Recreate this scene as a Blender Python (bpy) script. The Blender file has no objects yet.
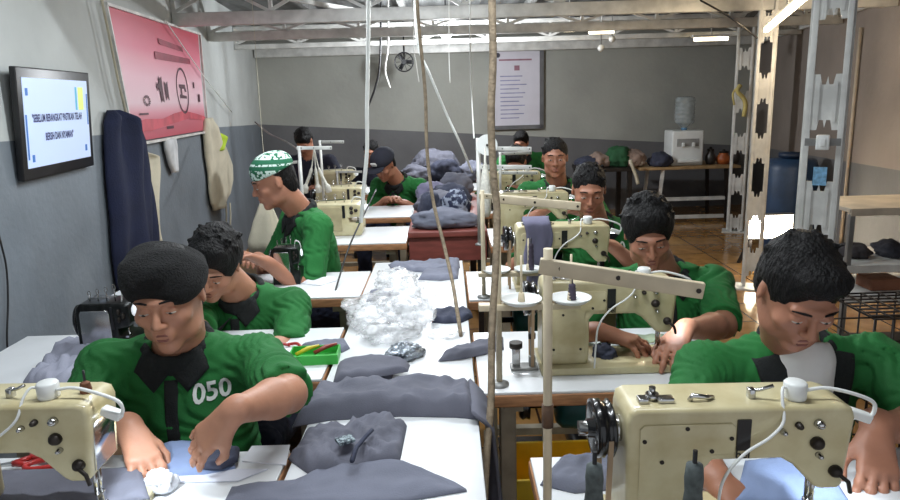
import bpy, bmesh, math, random
import numpy as np
from mathutils import Vector, Matrix, Euler, noise
from mathutils.bvhtree import BVHTree
PI = math.pi
random.seed(7)
SC = bpy.context.scene
COL = SC.collection

# ---------------------------------------------------------------- camera, world, light, exposure
CAM_LOC = Vector((0.0, 0.0, 1.5))
PITCH = math.atan(153 / 700)
ROLL = math.radians(-1.6)
cam_data = bpy.data.cameras.new('camera')
cam_data.sensor_width = 36.0
cam_data.lens = 28.0
cam_data.clip_start = 0.05
cam = bpy.data.objects.new('camera', cam_data)
COL.objects.link(cam)
CAM_ROT = Matrix.Rotation(PI / 2 - PITCH, 3, 'X') @ Matrix.Rotation(ROLL, 3, 'Z')
cam.matrix_world = Matrix.Translation(CAM_LOC) @ CAM_ROT.to_4x4()
SC.camera = cam

SC.view_settings.view_transform = 'Standard'
SC.view_settings.look = 'None'
SC.view_settings.gamma = 1.0
SC.view_settings.use_curve_mapping = False
SC.view_settings.exposure = 0.0

world = bpy.data.worlds.new('workshop_fill')  # added even fill light from all around
SC.world = world
world.use_nodes = True
bg = world.node_tree.nodes['Background']
bg.inputs['Color'].default_value = (0.88, 0.93, 1.0, 1)
bg.inputs['Strength'].default_value = 0.80


def area_light(name, loc, size, size_y, power, color, rot=(0, 0, 0), spread=PI):
    d = bpy.data.lights.new(name, 'AREA')
    d.shape = 'RECTANGLE'
    d.size = size
    d.size_y = size_y
    d.energy = power
    d.color = color
    d.spread = spread
    o = bpy.data.objects.new(name, d)
    o.location = loc
    o.rotation_euler = rot
    COL.objects.link(o)
    return o


# fluorescent tubes hang under the roof: (x, y, power); their bodies are built with the lamps below
TUBES = [(-0.10, 1.30, 20.0), (-0.25, 2.75, 30.0), (-0.20, 4.30, 24.0)]
for tx, ty, tp in TUBES:
    area_light('tube_light', (tx, ty, 2.235), 1.15, 0.04, tp, (0.90, 0.96, 1.0))
BULB = None
# ---------------------------------------------------------------- helpers


def at(x, y, Y=None, z=None, X=None):
    """point of the place seen at pixel (x, y) of the photograph, at depth Y or height z or side X"""
    d = CAM_ROT @ Vector(((x - 450) / 700, -(y - 250) / 700, -1))
    if Y is not None:
        s = Y / d.y
    elif z is not None:
        s = (z - CAM_LOC.z) / d.z
    else:
        s = X / d.x
    return CAM_LOC + d * s


def srgb(r, g, b):
    def f(c):
        c /= 255
        return c / 12.92 if c <= 0.04045 else ((c + 0.055) / 1.055) ** 2.4
    return (f(r), f(g), f(b), 1)


MATS = {}


def mat(name, rgb, rough=0.6, metal=0.0, var=0.12, scale=8.0, bump=0.0, bscale=60.0, spec=0.5, coat=0.0, sheen=0.0,
        alpha=1.0, trans=0.0, stretch=(1, 1, 1), rgb2=None, thr=(0.35, 0.65), coords='Object'):
    """procedural principled material: base colour mottled by noise, optional bump"""
    if name in MATS:
        return MATS[name]
    m = bpy.data.materials.new(name)
    m.use_nodes = True
    nt = m.node_tree
    bs = nt.nodes['Principled BSDF']
    bs.inputs['Roughness'].default_value = rough
    bs.inputs['Metallic'].default_value = metal
    bs.inputs['Specular IOR Level'].default_value = spec
    bs.inputs['Coat Weight'].default_value = coat
    bs.inputs['Sheen Weight'].default_value = sheen
    bs.inputs['Alpha'].default_value = alpha
    bs.inputs['Transmission Weight'].default_value = trans
    c = srgb(*rgb)
    if rgb2 is not None:
        c2 = srgb(*rgb2)
    else:
        c2 = tuple(min(1, v * (1 - 2 * var)) for v in c[:3]) + (1,)
        c = tuple(min(1, v * (1 + var)) for v in c[:3]) + (1,)
    tc = nt.nodes.new('ShaderNodeTexCoord')
    mp = nt.nodes.new('ShaderNodeMapping')
    mp.inputs['Scale'].default_value = stretch
    nt.links.new(tc.outputs[coords], mp.inputs[0])
    nz = nt.nodes.new('ShaderNodeTexNoise')
    nz.inputs['Scale'].default_value = scale
    nz.inputs['Detail'].default_value = 5
    nt.links.new(mp.outputs[0], nz.inputs['Vector'])
    rp = nt.nodes.new('ShaderNodeValToRGB')
    rp.color_ramp.elements[0].position = thr[0]
    rp.color_ramp.elements[1].position = thr[1]
    rp.color_ramp.elements[0].color = c2
    rp.color_ramp.elements[1].color = c
    nt.links.new(nz.outputs['Fac'], rp.inputs[0])
    nt.links.new(rp.outputs[0], bs.inputs['Base Color'])
    if bump:
        n2 = nt.nodes.new('ShaderNodeTexNoise')
        n2.inputs['Scale'].default_value = bscale
        n2.inputs['Detail'].default_value = 4
        nt.links.new(mp.outputs[0], n2.inputs['Vector'])
        b = nt.nodes.new('ShaderNodeBump')
        b.inputs['Strength'].default_value = bump
        b.inputs['Distance'].default_value = 0.02
        nt.links.new(n2.outputs['Fac'], b.inputs['Height'])
        nt.links.new(b.outputs[0], bs.inputs['Normal'])
    MATS[name] = m
    return m


def emit(name, rgb, strength):
    if name in MATS:
        return MATS[name]
    m = bpy.data.materials.new(name)
    m.use_nodes = True
    bs = m.node_tree.nodes['Principled BSDF']
    bs.inputs['Base Color'].default_value = srgb(*rgb)
    bs.inputs['Emission Color'].default_value = srgb(*rgb)
    bs.inputs['Emission Strength'].default_value = strength
    MATS[name] = m
    return m


def tag(o, label=None, cat=None, group=None, kind=None):
    if label:
        o['label'] = label
    if cat:
        o['category'] = cat
    if group:
        o['group'] = group
    if kind:
        o['kind'] = kind
    return o


def empty(name, loc=(0, 0, 0), rz=0.0):
    o = bpy.data.objects.new(name, None)
    COL.objects.link(o)
    o.location = loc
    o.rotation_euler = (0, 0, rz)
    o.empty_display_size = 0.1
    return o


def thing(name, label, cat, loc=(0, 0, 0), rz=0.0, group=None):
    return tag(empty(name, loc, rz), label, cat, group)


def copy_tree(o, parent=None):
    c = o.copy()
    COL.objects.link(c)
    c.parent = parent
    for ch in list(o.children):
        copy_tree(ch, c)
    return c


def root_loc(o):
    p = Vector((0, 0, 0))
    while o is not None:
        p += Vector(o.location)
        o = o.parent
    return p


def link_mesh(name, me, m, parent=None, world_coords=False):
    """with world_coords the mesh was made in place and is moved back under its parent's origin"""
    if world_coords:
        if parent is not None:
            me.transform(Matrix.Translation(-root_loc(parent)))
            o = bpy.data.objects.new(name, me)
        else:
            n = len(me.vertices)
            a = np.empty(n * 3, dtype=np.float32)
            me.vertices.foreach_get('co', a)
            a = a.reshape(-1, 3)
            c = Vector(((a[:, 0].min() + a[:, 0].max()) / 2, (a[:, 1].min() + a[:, 1].max()) / 2, a[:, 2].min()))
            me.transform(Matrix.Translation(-c))
            o = bpy.data.objects.new(name, me)
            o.location = c
    else:
        o = bpy.data.objects.new(name, me)
    COL.objects.link(o)
    if m is not None:
        for mm in (m if isinstance(m, (list, tuple)) else [m]):
            me.materials.append(mm)
    if parent is not None:
        o.parent = parent
    return o


class MB:
    """collects shapes and links them as one mesh object"""

    def __init__(self):
        self.bm = bmesh.new()
        self.mi = 0

    def _add(self, verts, faces, smooth=False):
        vs = [self.bm.verts.new(v) for v in verts]
        for f in faces:
            try:
                fc = self.bm.faces.new([vs[i] for i in f])
                fc.smooth = smooth
                fc.material_index = self.mi
            except ValueError:
                pass
        return vs

    def box(self, c, s, rot=None, bevel=0.0, seg=2):
        hx, hy, hz = s[0] / 2, s[1] / 2, s[2] / 2
        P = [Vector((x, y, z)) for x in (-hx, hx) for y in (-hy, hy) for z in (-hz, hz)]
        R = rot if rot is not None else Matrix.Identity(3)
        c = Vector(c)
        F = [(0, 1, 3, 2), (4, 6, 7, 5), (0, 4, 5, 1), (2, 3, 7, 6), (0, 2, 6, 4), (1, 5, 7, 3)]
        vs = self._add([c + R @ p for p in P], F, bevel > 0)
        if bevel > 0:
            es = set()
            for v in vs:
                for e in v.link_edges:
                    es.add(e)
            bmesh.ops.bevel(self.bm, geom=list(es), offset=bevel, segments=seg, profile=0.6, affect='EDGES')
        return self

    def span(self, a, b, w, h, up=(0, 0, 1), bevel=0.0):
        """beam with a w x h section from a to b"""
        a, b = Vector(a), Vector(b)
        d = (b - a)
        L = d.length
        d.normalize()
        s = d.cross(Vector(up))
        if s.length < 1e-5:
            s = Vector((1, 0, 0))
        s.normalize()
        u = s.cross(d)
        R = Matrix((s, d, u)).transposed()
        return self.box((a + b) / 2, (w, L, h), R, bevel)

    def prism(self, pts, y0, y1, axis='y', bevel=0.0, seg=2, smooth=False):
        """closed 2D outline (a, b) extruded: axis y takes (x, z), axis z takes (x, y), axis x takes (y, z)"""
        def mk(p, t):
            if axis == 'y':
                return Vector((p[0], t, p[1]))
            if axis == 'z':
                return Vector((p[0], p[1], t))
            return Vector((t, p[0], p[1]))
        n = len(pts)
        vs = self._add([mk(p, y0) for p in pts] + [mk(p, y1) for p in pts], [], False)
        fs = [self.bm.faces.new(vs[:n]), self.bm.faces.new(vs[n:][::-1])]
        for i in range(n):
            j = (i + 1) % n
            fs.append(self.bm.faces.new([vs[j], vs[i], vs[n + i], vs[n + j]]))
        for f in fs:
            f.smooth = smooth or bevel > 0
            f.material_index = self.mi
        bmesh.ops.recalc_face_normals(self.bm, faces=fs)
        if bevel > 0:
            es = set()
            for f in fs[:2]:
                for e in f.edges:
                    es.add(e)
            bmesh.ops.bevel(self.bm, geom=list(es), offset=bevel, segments=seg, profile=0.6, affect='EDGES')
        return self

    def cyl(self, a, b, r, r2=None, n=16, cap=True):
        a, b = Vector(a), Vector(b)
        r2 = r if r2 is None else r2
        d = (b - a).normalized()
        u = d.orthogonal().normalized()
        v = d.cross(u)
        A, B = [], []
        for i in range(n):
            t = 2 * PI * i / n
            o = u * math.cos(t) + v * math.sin(t)
            A.append(a + o * r)
            B.append(b + o * r2)
        F = [(i, (i + 1) % n, n + (i + 1) % n, n + i) for i in range(n)]
        vs = self._add(A + B, F, True)
        if cap:
            for k in (vs[:n][::-1], vs[n:]):
                try:
                    f = self.bm.faces.new(k)
                    f.material_index = self.mi
                except ValueError:
                    pass
        return self

    def tube(self, pts, r, n=8, cap=True):
        pts = [Vector(p) for p in pts]
        rs = r if isinstance(r, (list, tuple)) else [r] * len(pts)
        rings = []
        u = None
        for i, p in enumerate(pts):
            d = (pts[min(i + 1, len(pts) - 1)] - pts[max(i - 1, 0)]).normalized()
            if u is None:
                u = d.orthogonal().normalized()
            else:
                u = (u - d * u.dot(d))
                u = u.normalized() if u.length > 1e-6 else d.orthogonal().normalized()
            v = d.cross(u)
            rings.append([p + (u * math.cos(2 * PI * k / n) + v * math.sin(2 * PI * k / n)) * rs[i] for k in range(n)])
        V = [q for rg in rings for q in rg]
        F = []
        for i in range(len(pts) - 1):
            for k in range(n):
                k2 = (k + 1) % n
                F.append((i * n + k, i * n + k2, (i + 1) * n + k2, (i + 1) * n + k))
        if cap:
            F.append(tuple(range(n))[::-1])
            F.append(tuple((len(pts) - 1) * n + k for k in range(n)))
        self._add(V, F, True)
        return self

    def lathe(self, prof, c=(0, 0, 0), n=24, axis='z'):
        c = Vector(c)
        V, F = [], []
        for (r, h) in prof:
            for k in range(n):
                t = 2 * PI * k / n
                x, y = r * math.cos(t), r * math.sin(t)
                if axis == 'z':
                    V.append(c + Vector((x, y, h)))
                elif axis == 'y':
                    V.append(c + Vector((x, h, y)))
                else:
                    V.append(c + Vector((h, x, y)))
        m = len(prof)
        for i in range(m - 1):
            for k in range(n):
                k2 = (k + 1) % n
                q = (i * n + k, i * n + k2, (i + 1) * n + k2, (i + 1) * n + k)
                F.append(q if axis != 'y' else q[::-1])
        F.append(tuple(range(n))[::-1])
        F.append(tuple((m - 1) * n + k for k in range(n)))
        self._add(V, F, True)
        return self

    def torus(self, c, R, r, axis='z', n=28, m=8):
        pts = []
        for i in range(n + 1):
            t = 2 * PI * i / n
            x, y = R * math.cos(t), R * math.sin(t)
            p = {'z': (x, y, 0), 'y': (x, 0, y), 'x': (0, x, y)}[axis]
            pts.append(Vector(c) + Vector(p))
        return self.tube(pts, r, m, cap=False)

    def ball(self, c, r, sub=2):
        M = Matrix.Translation(Vector(c))
        rr = r if isinstance(r, (list, tuple)) else (r, r, r)
        M = M @ Matrix.Diagonal((rr[0], rr[1], rr[2], 1))
        g = bmesh.ops.create_icosphere(self.bm, subdivisions=sub, radius=1.0, matrix=M)
        for v in g['verts']:
            for f in v.link_faces:
                f.smooth = True
                f.material_index = self.mi
        return self

    def xform(self, M):
        self.bm.transform(M)
        return self

    def build(self, name, m, parent=None, world_coords=False):
        me = bpy.data.meshes.new(name)
        bmesh.ops.recalc_face_normals(self.bm, faces=self.bm.faces[:])
        self.bm.to_mesh(me)
        self.bm.free()
        return link_mesh(name, me, m, parent, world_coords)


def spline(pts, n=8):
    """Catmull-Rom through the points"""
    P = [Vector(p) for p in pts]
    P = [P[0] * 2 - P[1]] + P + [P[-1] * 2 - P[-2]]
    out = []
    for i in range(1, len(P) - 2):
        for k in range(n):
            t = k / n
            a, b, c, d = P[i - 1], P[i], P[i + 1], P[i + 2]
            out.append(0.5 * ((2 * b) + (c - a) * t + (2 * a - 5 * b + 4 * c - d) * t * t + (3 * b - a - 3 * c + d) * t ** 3))
    out.append(P[-2])
    return out


# ------------------------------------------------ distance-field surfaces (bodies, clothes, hair)
def rotm(yaw=0, pitch=0, roll=0):
    """head/hand frame: x = the figure's side, -y = where it faces, z = up; yaw turns towards +x, pitch looks down"""
    return Matrix.Rotation(yaw, 3, 'Z') @ Matrix.Rotation(pitch, 3, 'X') @ Matrix.Rotation(roll, 3, 'Y')


def cap_(a, b, ra, rb=None, k=0.02, cuts=(), sub=False, flat=None):
    return dict(t='c', a=np.array(a, float), b=np.array(b, float), ra=ra, rb=ra if rb is None else rb, k=k, cuts=cuts,
                sub=sub, flat=flat)


def ell_(c, r, R=None, k=0.02, sub=False, cuts=()):
    return dict(t='e', c=np.array(c, float), r=np.array(r, float), R=np.array(R if R is not None else Matrix.Identity(3), float),
                k=k, sub=sub, cuts=cuts)


def sdf_mesh(prims, res, disp=None, disp_amp=0.0):
    lo, hi = np.full(3, 1e9), np.full(3, -1e9)
    for p in prims:
        if p['t'] == 'c':
            rm = max(p['ra'], p['rb'])
            p['lo'] = np.minimum(p['a'], p['b']) - rm
            p['hi'] = np.maximum(p['a'], p['b']) + rm
        else:
            e = np.sqrt(((p['R'] * p['r'][None, :]) ** 2).sum(1))
            p['lo'], p['hi'] = p['c'] - e, p['c'] + e
        if not p['sub']:
            lo, hi = np.minimum(lo, p['lo']), np.maximum(hi, p['hi'])
    pad = 4 * res + disp_amp * 2
    lo -= pad
    hi += pad
    n = np.ceil((hi - lo) / res).astype(int) + 1
    F = np.full(tuple(n), 0.2, dtype=np.float32)
    ax = [lo[i] + np.arange(n[i]) * res for i in range(3)]
    for p in prims:
        mg = p['k'] + 3 * res + disp_amp * 2
        i0 = np.clip(np.floor((p['lo'] - mg - lo) / res).astype(int), 0, n - 1)
        i1 = np.clip(np.ceil((p['hi'] + mg - lo) / res).astype(int) + 1, 1, n)
        if (i1 <= i0).any():
            continue
        X = ax[0][i0[0]:i1[0]][:, None, None]
        Y = ax[1][i0[1]:i1[1]][None, :, None]
        Z = ax[2][i0[2]:i1[2]][None, None, :]
        if p['t'] == 'c':
            a, b = p['a'], p['b']
            px, py, pz = X - a[0], Y - a[1], Z - a[2]
            ba = b - a
            L2 = max(float(ba @ ba), 1e-9)
            t = np.clip((px * ba[0] + py * ba[1] + pz * ba[2]) / L2, 0, 1)
            qx, qy, qz = px - t * ba[0], py - t * ba[1], pz - t * ba[2]
            if p['flat'] is not None:
                u, s = np.array(p['flat'][0], float), p['flat'][1]
                u = u / np.linalg.norm(u)
                du = (qx * u[0] + qy * u[1] + qz * u[2]) * (s - 1)
                qx, qy, qz = qx + du * u[0], qy + du * u[1], qz + du * u[2]
            d = np.sqrt(qx * qx + qy * qy + qz * qz) - (p['ra'] + (p['rb'] - p['ra']) * t)
        else:
            c, r, R = p['c'], p['r'], p['R']
            px, py, pz = X - c[0], Y - c[1], Z - c[2]
            l = [px * R[0][i] + py * R[1][i] + pz * R[2][i] for i in range(3)]
            k0 = np.sqrt((l[0] / r[0]) ** 2 + (l[1] / r[1]) ** 2 + (l[2] / r[2]) ** 2)
            k1 = np.sqrt((l[0] / r[0] ** 2) ** 2 + (l[1] / r[1] ** 2) ** 2 + (l[2] / r[2] ** 2) ** 2)
            d = k0 * (k0 - 1) / np.maximum(k1, 1e-6)
        for (q, nn) in p['cuts']:
            nn = np.array(nn, float)
            nn = nn / np.linalg.norm(nn)
            d = np.maximum(d, (X - q[0]) * nn[0] + (Y - q[1]) * nn[1] + (Z - q[2]) * nn[2])
        S = F[i0[0]:i1[0], i0[1]:i1[1], i0[2]:i1[2]]
        k = p['k']
        if p['sub']:
            d = -d
            h = np.maximum(k - np.abs(S - d), 0) / k
            S[...] = np.maximum(S, d) + h * h * k * 0.25
        else:
            h = np.maximum(k - np.abs(S - d), 0) / k
            S[...] = np.minimum(S, d) - h * h * k * 0.25
    if disp is not None:
        near = np.argwhere(np.abs(F) < disp_amp * 2.5 + res * 2)
        P = lo + near * res
        F[near[:, 0], near[:, 1], near[:, 2]] += disp(P).astype(np.float32)
    # surface nets
    ins = F < 0
    cs = np.zeros(tuple(n - 1), dtype=np.int8)
    for dx in (0, 1):
        for dy in (0, 1):
            for dz in (0, 1):
                cs += ins[dx:n[0] - 1 + dx, dy:n[1] - 1 + dy, dz:n[2] - 1 + dz]
    act = np.argwhere((cs > 0) & (cs < 8))
    idx = np.full(tuple(n - 1), -1, dtype=np.int64)
    idx[act[:, 0], act[:, 1], act[:, 2]] = np.arange(len(act))
    acc = np.zeros((len(act), 3))
    cnt = np.zeros(len(act))
    cor = [(x, y, z) for x in (0, 1) for y in (0, 1) for z in (0, 1)]
    for i, a in enumerate(cor):
        for b in cor[i + 1:]:
            if sum(abs(a[j] - b[j]) for j in range(3)) != 1:
                continue
            fa = F[act[:, 0] + a[0], act[:, 1] + a[1], act[:, 2] + a[2]]
            fb = F[act[:, 0] + b[0], act[:, 1] + b[1], act[:, 2] + b[2]]
            m = (fa < 0) != (fb < 0)
            t = np.where(m, fa / np.where(m, fa - fb, 1), 0)
            for j in range(3):
                acc[:, j] += np.where(m, a[j] + (b[j] - a[j]) * t, 0)
            cnt += m
    V = lo + (act + acc / np.maximum(cnt, 1)[:, None]) * res
    quads = []
    for axn in range(3):
        o = [0, 0, 0]
        o[axn] = 1
        A = ins[:n[0] - o[0], :n[1] - o[1], :n[2] - o[2]]
        B = ins[o[0]:, o[1]:, o[2]:]
        e = np.argwhere(A != B)
        u, v = (axn + 1) % 3, (axn + 2) % 3
        ok = (e[:, u] > 0) & (e[:, v] > 0) & (e[:, u] < n[u] - 1) & (e[:, v] < n[v] - 1)
        e = e[ok]
        sgn = A[e[:, 0], e[:, 1], e[:, 2]]
        c = []
        for (du, dv) in ((-1, -1), (0, -1), (0, 0), (-1, 0)):
            q = e.copy()
            q[:, u] += du
            q[:, v] += dv
            c.append(idx[q[:, 0], q[:, 1], q[:, 2]])
        Q = np.stack(c, 1)
        Q[~sgn] = Q[~sgn][:, ::-1]
        quads.append(Q)
    Q = np.concatenate(quads)
    me = bpy.data.meshes.new('surface')
    me.vertices.add(len(V))
    me.vertices.foreach_set('co', V.astype(np.float32).ravel())
    me.loops.add(len(Q) * 4)
    me.loops.foreach_set('vertex_index', Q.astype(np.int32).ravel())
    me.polygons.add(len(Q))
    me.polygons.foreach_set('loop_start', np.arange(len(Q), dtype=np.int32) * 4)
    me.polygons.foreach_set('use_smooth', np.ones(len(Q), dtype=bool))
    me.update(calc_edges=True)
    me.validate()
    return me


def wavy(freq, amp, seed=0.0, dirs=((1, 0.3, 0.5), (-0.4, 1, 0.6), (0.5, -0.6, 1))):
    D = [np.array(d) for d in dirs]

    def f(P):
        s = np.zeros(len(P))
        w = np.sin(P @ D[1] * freq * 0.6 + seed * 3.1) * 1.4
        for i, d in enumerate(D):
            s += np.sin(P @ d * freq * (1 + 0.45 * i) + seed * (i + 1) * 1.7 + w * (1 if i != 1 else 0.5))
        return s / 3 * amp
    return f


def wrinkle(x, y, z, f, a, seed=0):
    return noise.noise(Vector((x * f + seed, y * f + seed * 0.7, z * f))) * a


def text_mesh(body, size, font_w=1.0, bold=0.0, align='CENTER'):
    cu = bpy.data.curves.new('lettering', 'FONT')
    cu.body = body
    cu.size = size
    cu.align_x = align
    cu.align_y = 'CENTER'
    cu.offset = bold
    cu.extrude = 0.0
    cu.resolution_u = 3
    o = bpy.data.objects.new('lettering', cu)
    COL.objects.link(o)
    dg = bpy.context.evaluated_depsgraph_get()
    me = bpy.data.meshes.new_from_object(o.evaluated_get(dg))
    bpy.data.objects.remove(o)
    bpy.data.curves.remove(cu)
    if font_w != 1.0:
        me.transform(Matrix.Diagonal((font_w, 1, 1, 1)))
    me.materials.clear()
    return me
# ---------------------------------------------------------------- materials of the building
M_PALE = mat('pale_wall_paint', (196, 200, 198), 0.75, var=0.05, scale=2.2, bump=0.15, bscale=25)
M_GREY = mat('grey_wall_paint', (118, 126, 134), 0.6, var=0.07, scale=3.0, bump=0.15, bscale=30)
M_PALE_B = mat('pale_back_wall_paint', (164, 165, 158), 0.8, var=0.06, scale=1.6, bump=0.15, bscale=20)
M_PALE_R = mat('pale_right_wall_paint', (142, 132, 124), 0.8, var=0.07, scale=1.6, bump=0.15, bscale=20)  # right wall's upper tone, darker and browner than the left wall's
M_GREY_R = mat('dark_grey_wall_paint', (104, 104, 106), 0.7, var=0.08, scale=2.0, bump=0.15, bscale=20)  # lower tone of the back and right walls, darker than the left
M_STEEL = mat('white_painted_steel', (212, 212, 208), 0.45, 0.1, var=0.10, scale=9)
M_STEEL_D = mat('galvanised_steel', (140, 140, 138), 0.45, 0.5, var=0.15, scale=9)
M_DARK = mat('dark_steel', (52, 46, 42), 0.5, 0.5, var=0.15, scale=14)
M_ROOF = mat('roof_sheet_metal', (120, 122, 122), 0.5, 0.3, var=0.15, scale=3)
M_WHITE = mat('white_plastic', (228, 230, 228), 0.35, var=0.03, scale=10)
M_BLACK = mat('black_plastic', (24, 24, 27), 0.35, var=0.1, scale=20)
M_CHROME = mat('chrome', (190, 190, 190), 0.2, 1.0, var=0.05, scale=20)


def tile_material():
    m = bpy.data.materials.new('brown_floor_tiles')
    m.use_nodes = True
    nt = m.node_tree
    bs = nt.nodes['Principled BSDF']
    bs.inputs['Roughness'].default_value = 0.16
    tc = nt.nodes.new('ShaderNodeTexCoord')
    br = nt.nodes.new('ShaderNodeTexBrick')
    br.offset = 0.0
    br.inputs['Scale'].default_value = 1.0
    br.inputs['Brick Width'].default_value = 0.4
    br.inputs['Row Height'].default_value = 0.4
    br.inputs['Mortar Size'].default_value = 0.006
    br.inputs['Color1'].default_value = srgb(176, 134, 80)
    br.inputs['Color2'].default_value = srgb(156, 114, 66)
    br.inputs['Mortar'].default_value = srgb(70, 48, 34)
    nt.links.new(tc.outputs['Object'], br.inputs['Vector'])
    nz = nt.nodes.new('ShaderNodeTexNoise')
    nz.inputs['Scale'].default_value = 9
    nz.inputs['Detail'].default_value = 6
    nt.links.new(tc.outputs['Object'], nz.inputs['Vector'])
    mx = nt.nodes.new('ShaderNodeMix')
    mx.data_type = 'RGBA'
    mx.blend_type = 'MULTIPLY'
    mx.inputs[0].default_value = 0.6
    nt.links.new(br.outputs['Color'], mx.inputs[6])
    rp = nt.nodes.new('ShaderNodeValToRGB')
    rp.color_ramp.elements[0].position = 0.3
    rp.color_ramp.elements[0].color = (0.45, 0.4, 0.35, 1)
    rp.color_ramp.elements[1].position = 0.65
    nt.links.new(nz.outputs['Fac'], rp.inputs[0])
    nt.links.new(rp.outputs[0], mx.inputs[7])
    nt.links.new(mx.outputs[2], bs.inputs['Base Color'])
    return m


# ---------------------------------------------------------------- the shell
L0, L1 = Vector((-1.31, -0.6, 0)), Vector((-2.30, 8.8, 0))
B1 = Vector((4.02, 9.2, 0))
R0 = Vector((2.056, -0.6, 0))
HROOF = 2.42


def wall_hit(x, y, p, q, off=0.0):
    """point of a standing wall p-q seen at a pixel; off moves it into the room (left side of p->q when off > 0)"""
    d = CAM_ROT @ Vector(((x - 450) / 700, -(y - 250) / 700, -1))
    w = (q - p).normalized()
    nrm = Vector((-w.y, w.x, 0))
    s = (p + nrm * off - CAM_LOC).dot(nrm) / d.dot(nrm)
    return CAM_LOC + d * s


def wall(name, p, q, zp, zq, mats, H=HROOF):
    w = (q - p).normalized()
    n = Vector((w.y, -w.x, 0)) * 0.12
    mb = MB()
    Z = Vector((0, 0, 1))
    for mi, (a0, a1, b0, b1) in enumerate([(0, zp, 0, zq), (zp, H, zq, H)]):
        mb.mi = mi
        V = [p + Z * a0, q + Z * b0, q + Z * b1, p + Z * a1]
        V += [v + n for v in V]
        mb._add(V, [(0, 1, 2, 3), (7, 6, 5, 4), (0, 4, 5, 1), (1, 5, 6, 2), (2, 6, 7, 3), (3, 7, 4, 0)])
    me = bpy.data.meshes.new(name)
    mb.bm.to_mesh(me)
    mb.bm.free()
    o = link_mesh(name, me, mats)
    o['kind'] = 'structure'
    return o


zl_far = wall_hit(262, 124, L1, L0).z
zl_0 = wall_hit(10, 141, L1, L0)
k = (zl_far - zl_0.z) / (8.8 - zl_0.y)
wall('wall_left', L1, L0, zl_far, zl_far - k * 9.4, [M_GREY, M_PALE])
zb_r = wall_hit(640, 141, B1, L1)
kb = (zb_r.z - zl_far) / (zb_r.x + 2.30)
zb_end = zl_far + kb * 6.32
wall('wall_back', B1, L1, zb_end, zl_far, [M_GREY_R, M_PALE_B])
wall('wall_right', R0, B1, 1.10, zb_end, [M_GREY_R, M_PALE_R])
fl = MB().box((0.9, 4.2, -0.05), (7.4, 10.6, 0.1)).build('floor', tile_material())
fl['kind'] = 'structure'

# corrugated roof deck
mb = MB()
nx = 150
V, F = [], []
for i in range(nx + 1):
    x = -2.7 + 7.2 * i / nx
    z = HROOF + (0.018 if i % 4 in (1, 2) else 0.0)
    V += [(x, -0.6, z), (x, 9.5, z)]
for i in range(nx):
    F.append((2 * i, 2 * i + 1, 2 * i + 3, 2 * i + 2))
mb._add(V, F)
mb.box((0.9, 4.45, HROOF + 0.06), (7.2, 10.1, 0.03))
o = mb.build('ceiling', M_ROOF)
o['kind'] = 'structure'

TRIM = [0]


def trim(mb, m):
    TRIM[0] += 1
    o = mb.build('trim_%d' % TRIM[0], m)
    o['kind'] = 'structure'
    return o


def lx(Y):
    return L0.x + (L1.x - L0.x) * (Y + 0.6) / 9.4


def rx(Y):
    return R0.x + (B1.x - R0.x) * (Y + 0.6) / 9.8


def truss(Y, v, h, ht=0.20, dy=0.07, m=M_STEEL, web=0.32):
    """lattice girder across the room whose lower chord shows at row v of the photo's middle"""
    z = at(430, v, Y=Y).z
    a, b = lx(Y) + 0.01, rx(Y) - 0.01
    mb = MB()
    for zz, hh in ((z, h), (z + ht, 0.04)):
        mb.span((a, Y, zz), (b, Y, zz), 0.06, hh, bevel=0.004)
    n = int((b - a) / web)
    for i in range(n):
        x0, x1 = a + (b - a) * i / n, a + (b - a) * (i + 1) / n
        s = (z + h / 2, z + ht - 0.02)
        mb.span((x0, Y, s[i % 2]), (x1, Y, s[1 - i % 2]), 0.022, 0.022)
        if i % 2 == 0:
            mb.span((x0 + 0.01, Y, z), (x0 + 0.01, Y, z + ht), 0.025, 0.025, up=(0, 1, 0))
    return trim(mb, m)


truss(2.95, -70, 0.06)
truss(5.2, 13, 0.090, 0.24)
truss(6.3, 31, 0.075, 0.16)
truss(7.5, 42, 0.05, 0.18)
z = at(430, 49, Y=8.72).z
trim(MB().span((lx(8.7) + 0.02, 8.70, z), (rx(8.7) - 0.02, 8.90, z + 0.01), 0.08, 0.10, bevel=0.006), M_STEEL)
for x, a, b in ((-1.15, 0.0, 8.8), (-0.35, 0.0, 8.85), (0.75, 0.0, 8.9), (1.75, 0.0, 8.95), (2.6, 3.0, 9.0)):
    trim(MB().span((x, a, 2.375), (x * 1.15, b, 2.375), 0.05, 0.07), M_STEEL_D)
# slanting wind braces between the girders
for (x0, y0, x1, y1) in ((-1.5, 5.3, -0.4, 7.4), (0.4, 5.3, 1.5, 7.4), (-0.5, 7.5, 0.6, 8.7), (0.0, 3.0, -1.2, 5.1)):
    trim(MB().span((x0, y0, 2.30), (x1, y1, 2.28), 0.035, 0.035), M_STEEL)

# ---------------------------------------------------------------- steel lattice columns and their girder
COLS = [(at(825, 115, Y=2.9).x, 2.9, 0.142), (at(760, 145, Y=5.2).x, 5.2, 0.120), (at(740, 140, Y=7.4).x, 7.4, 0.155)]
ZC = 2.14


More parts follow.
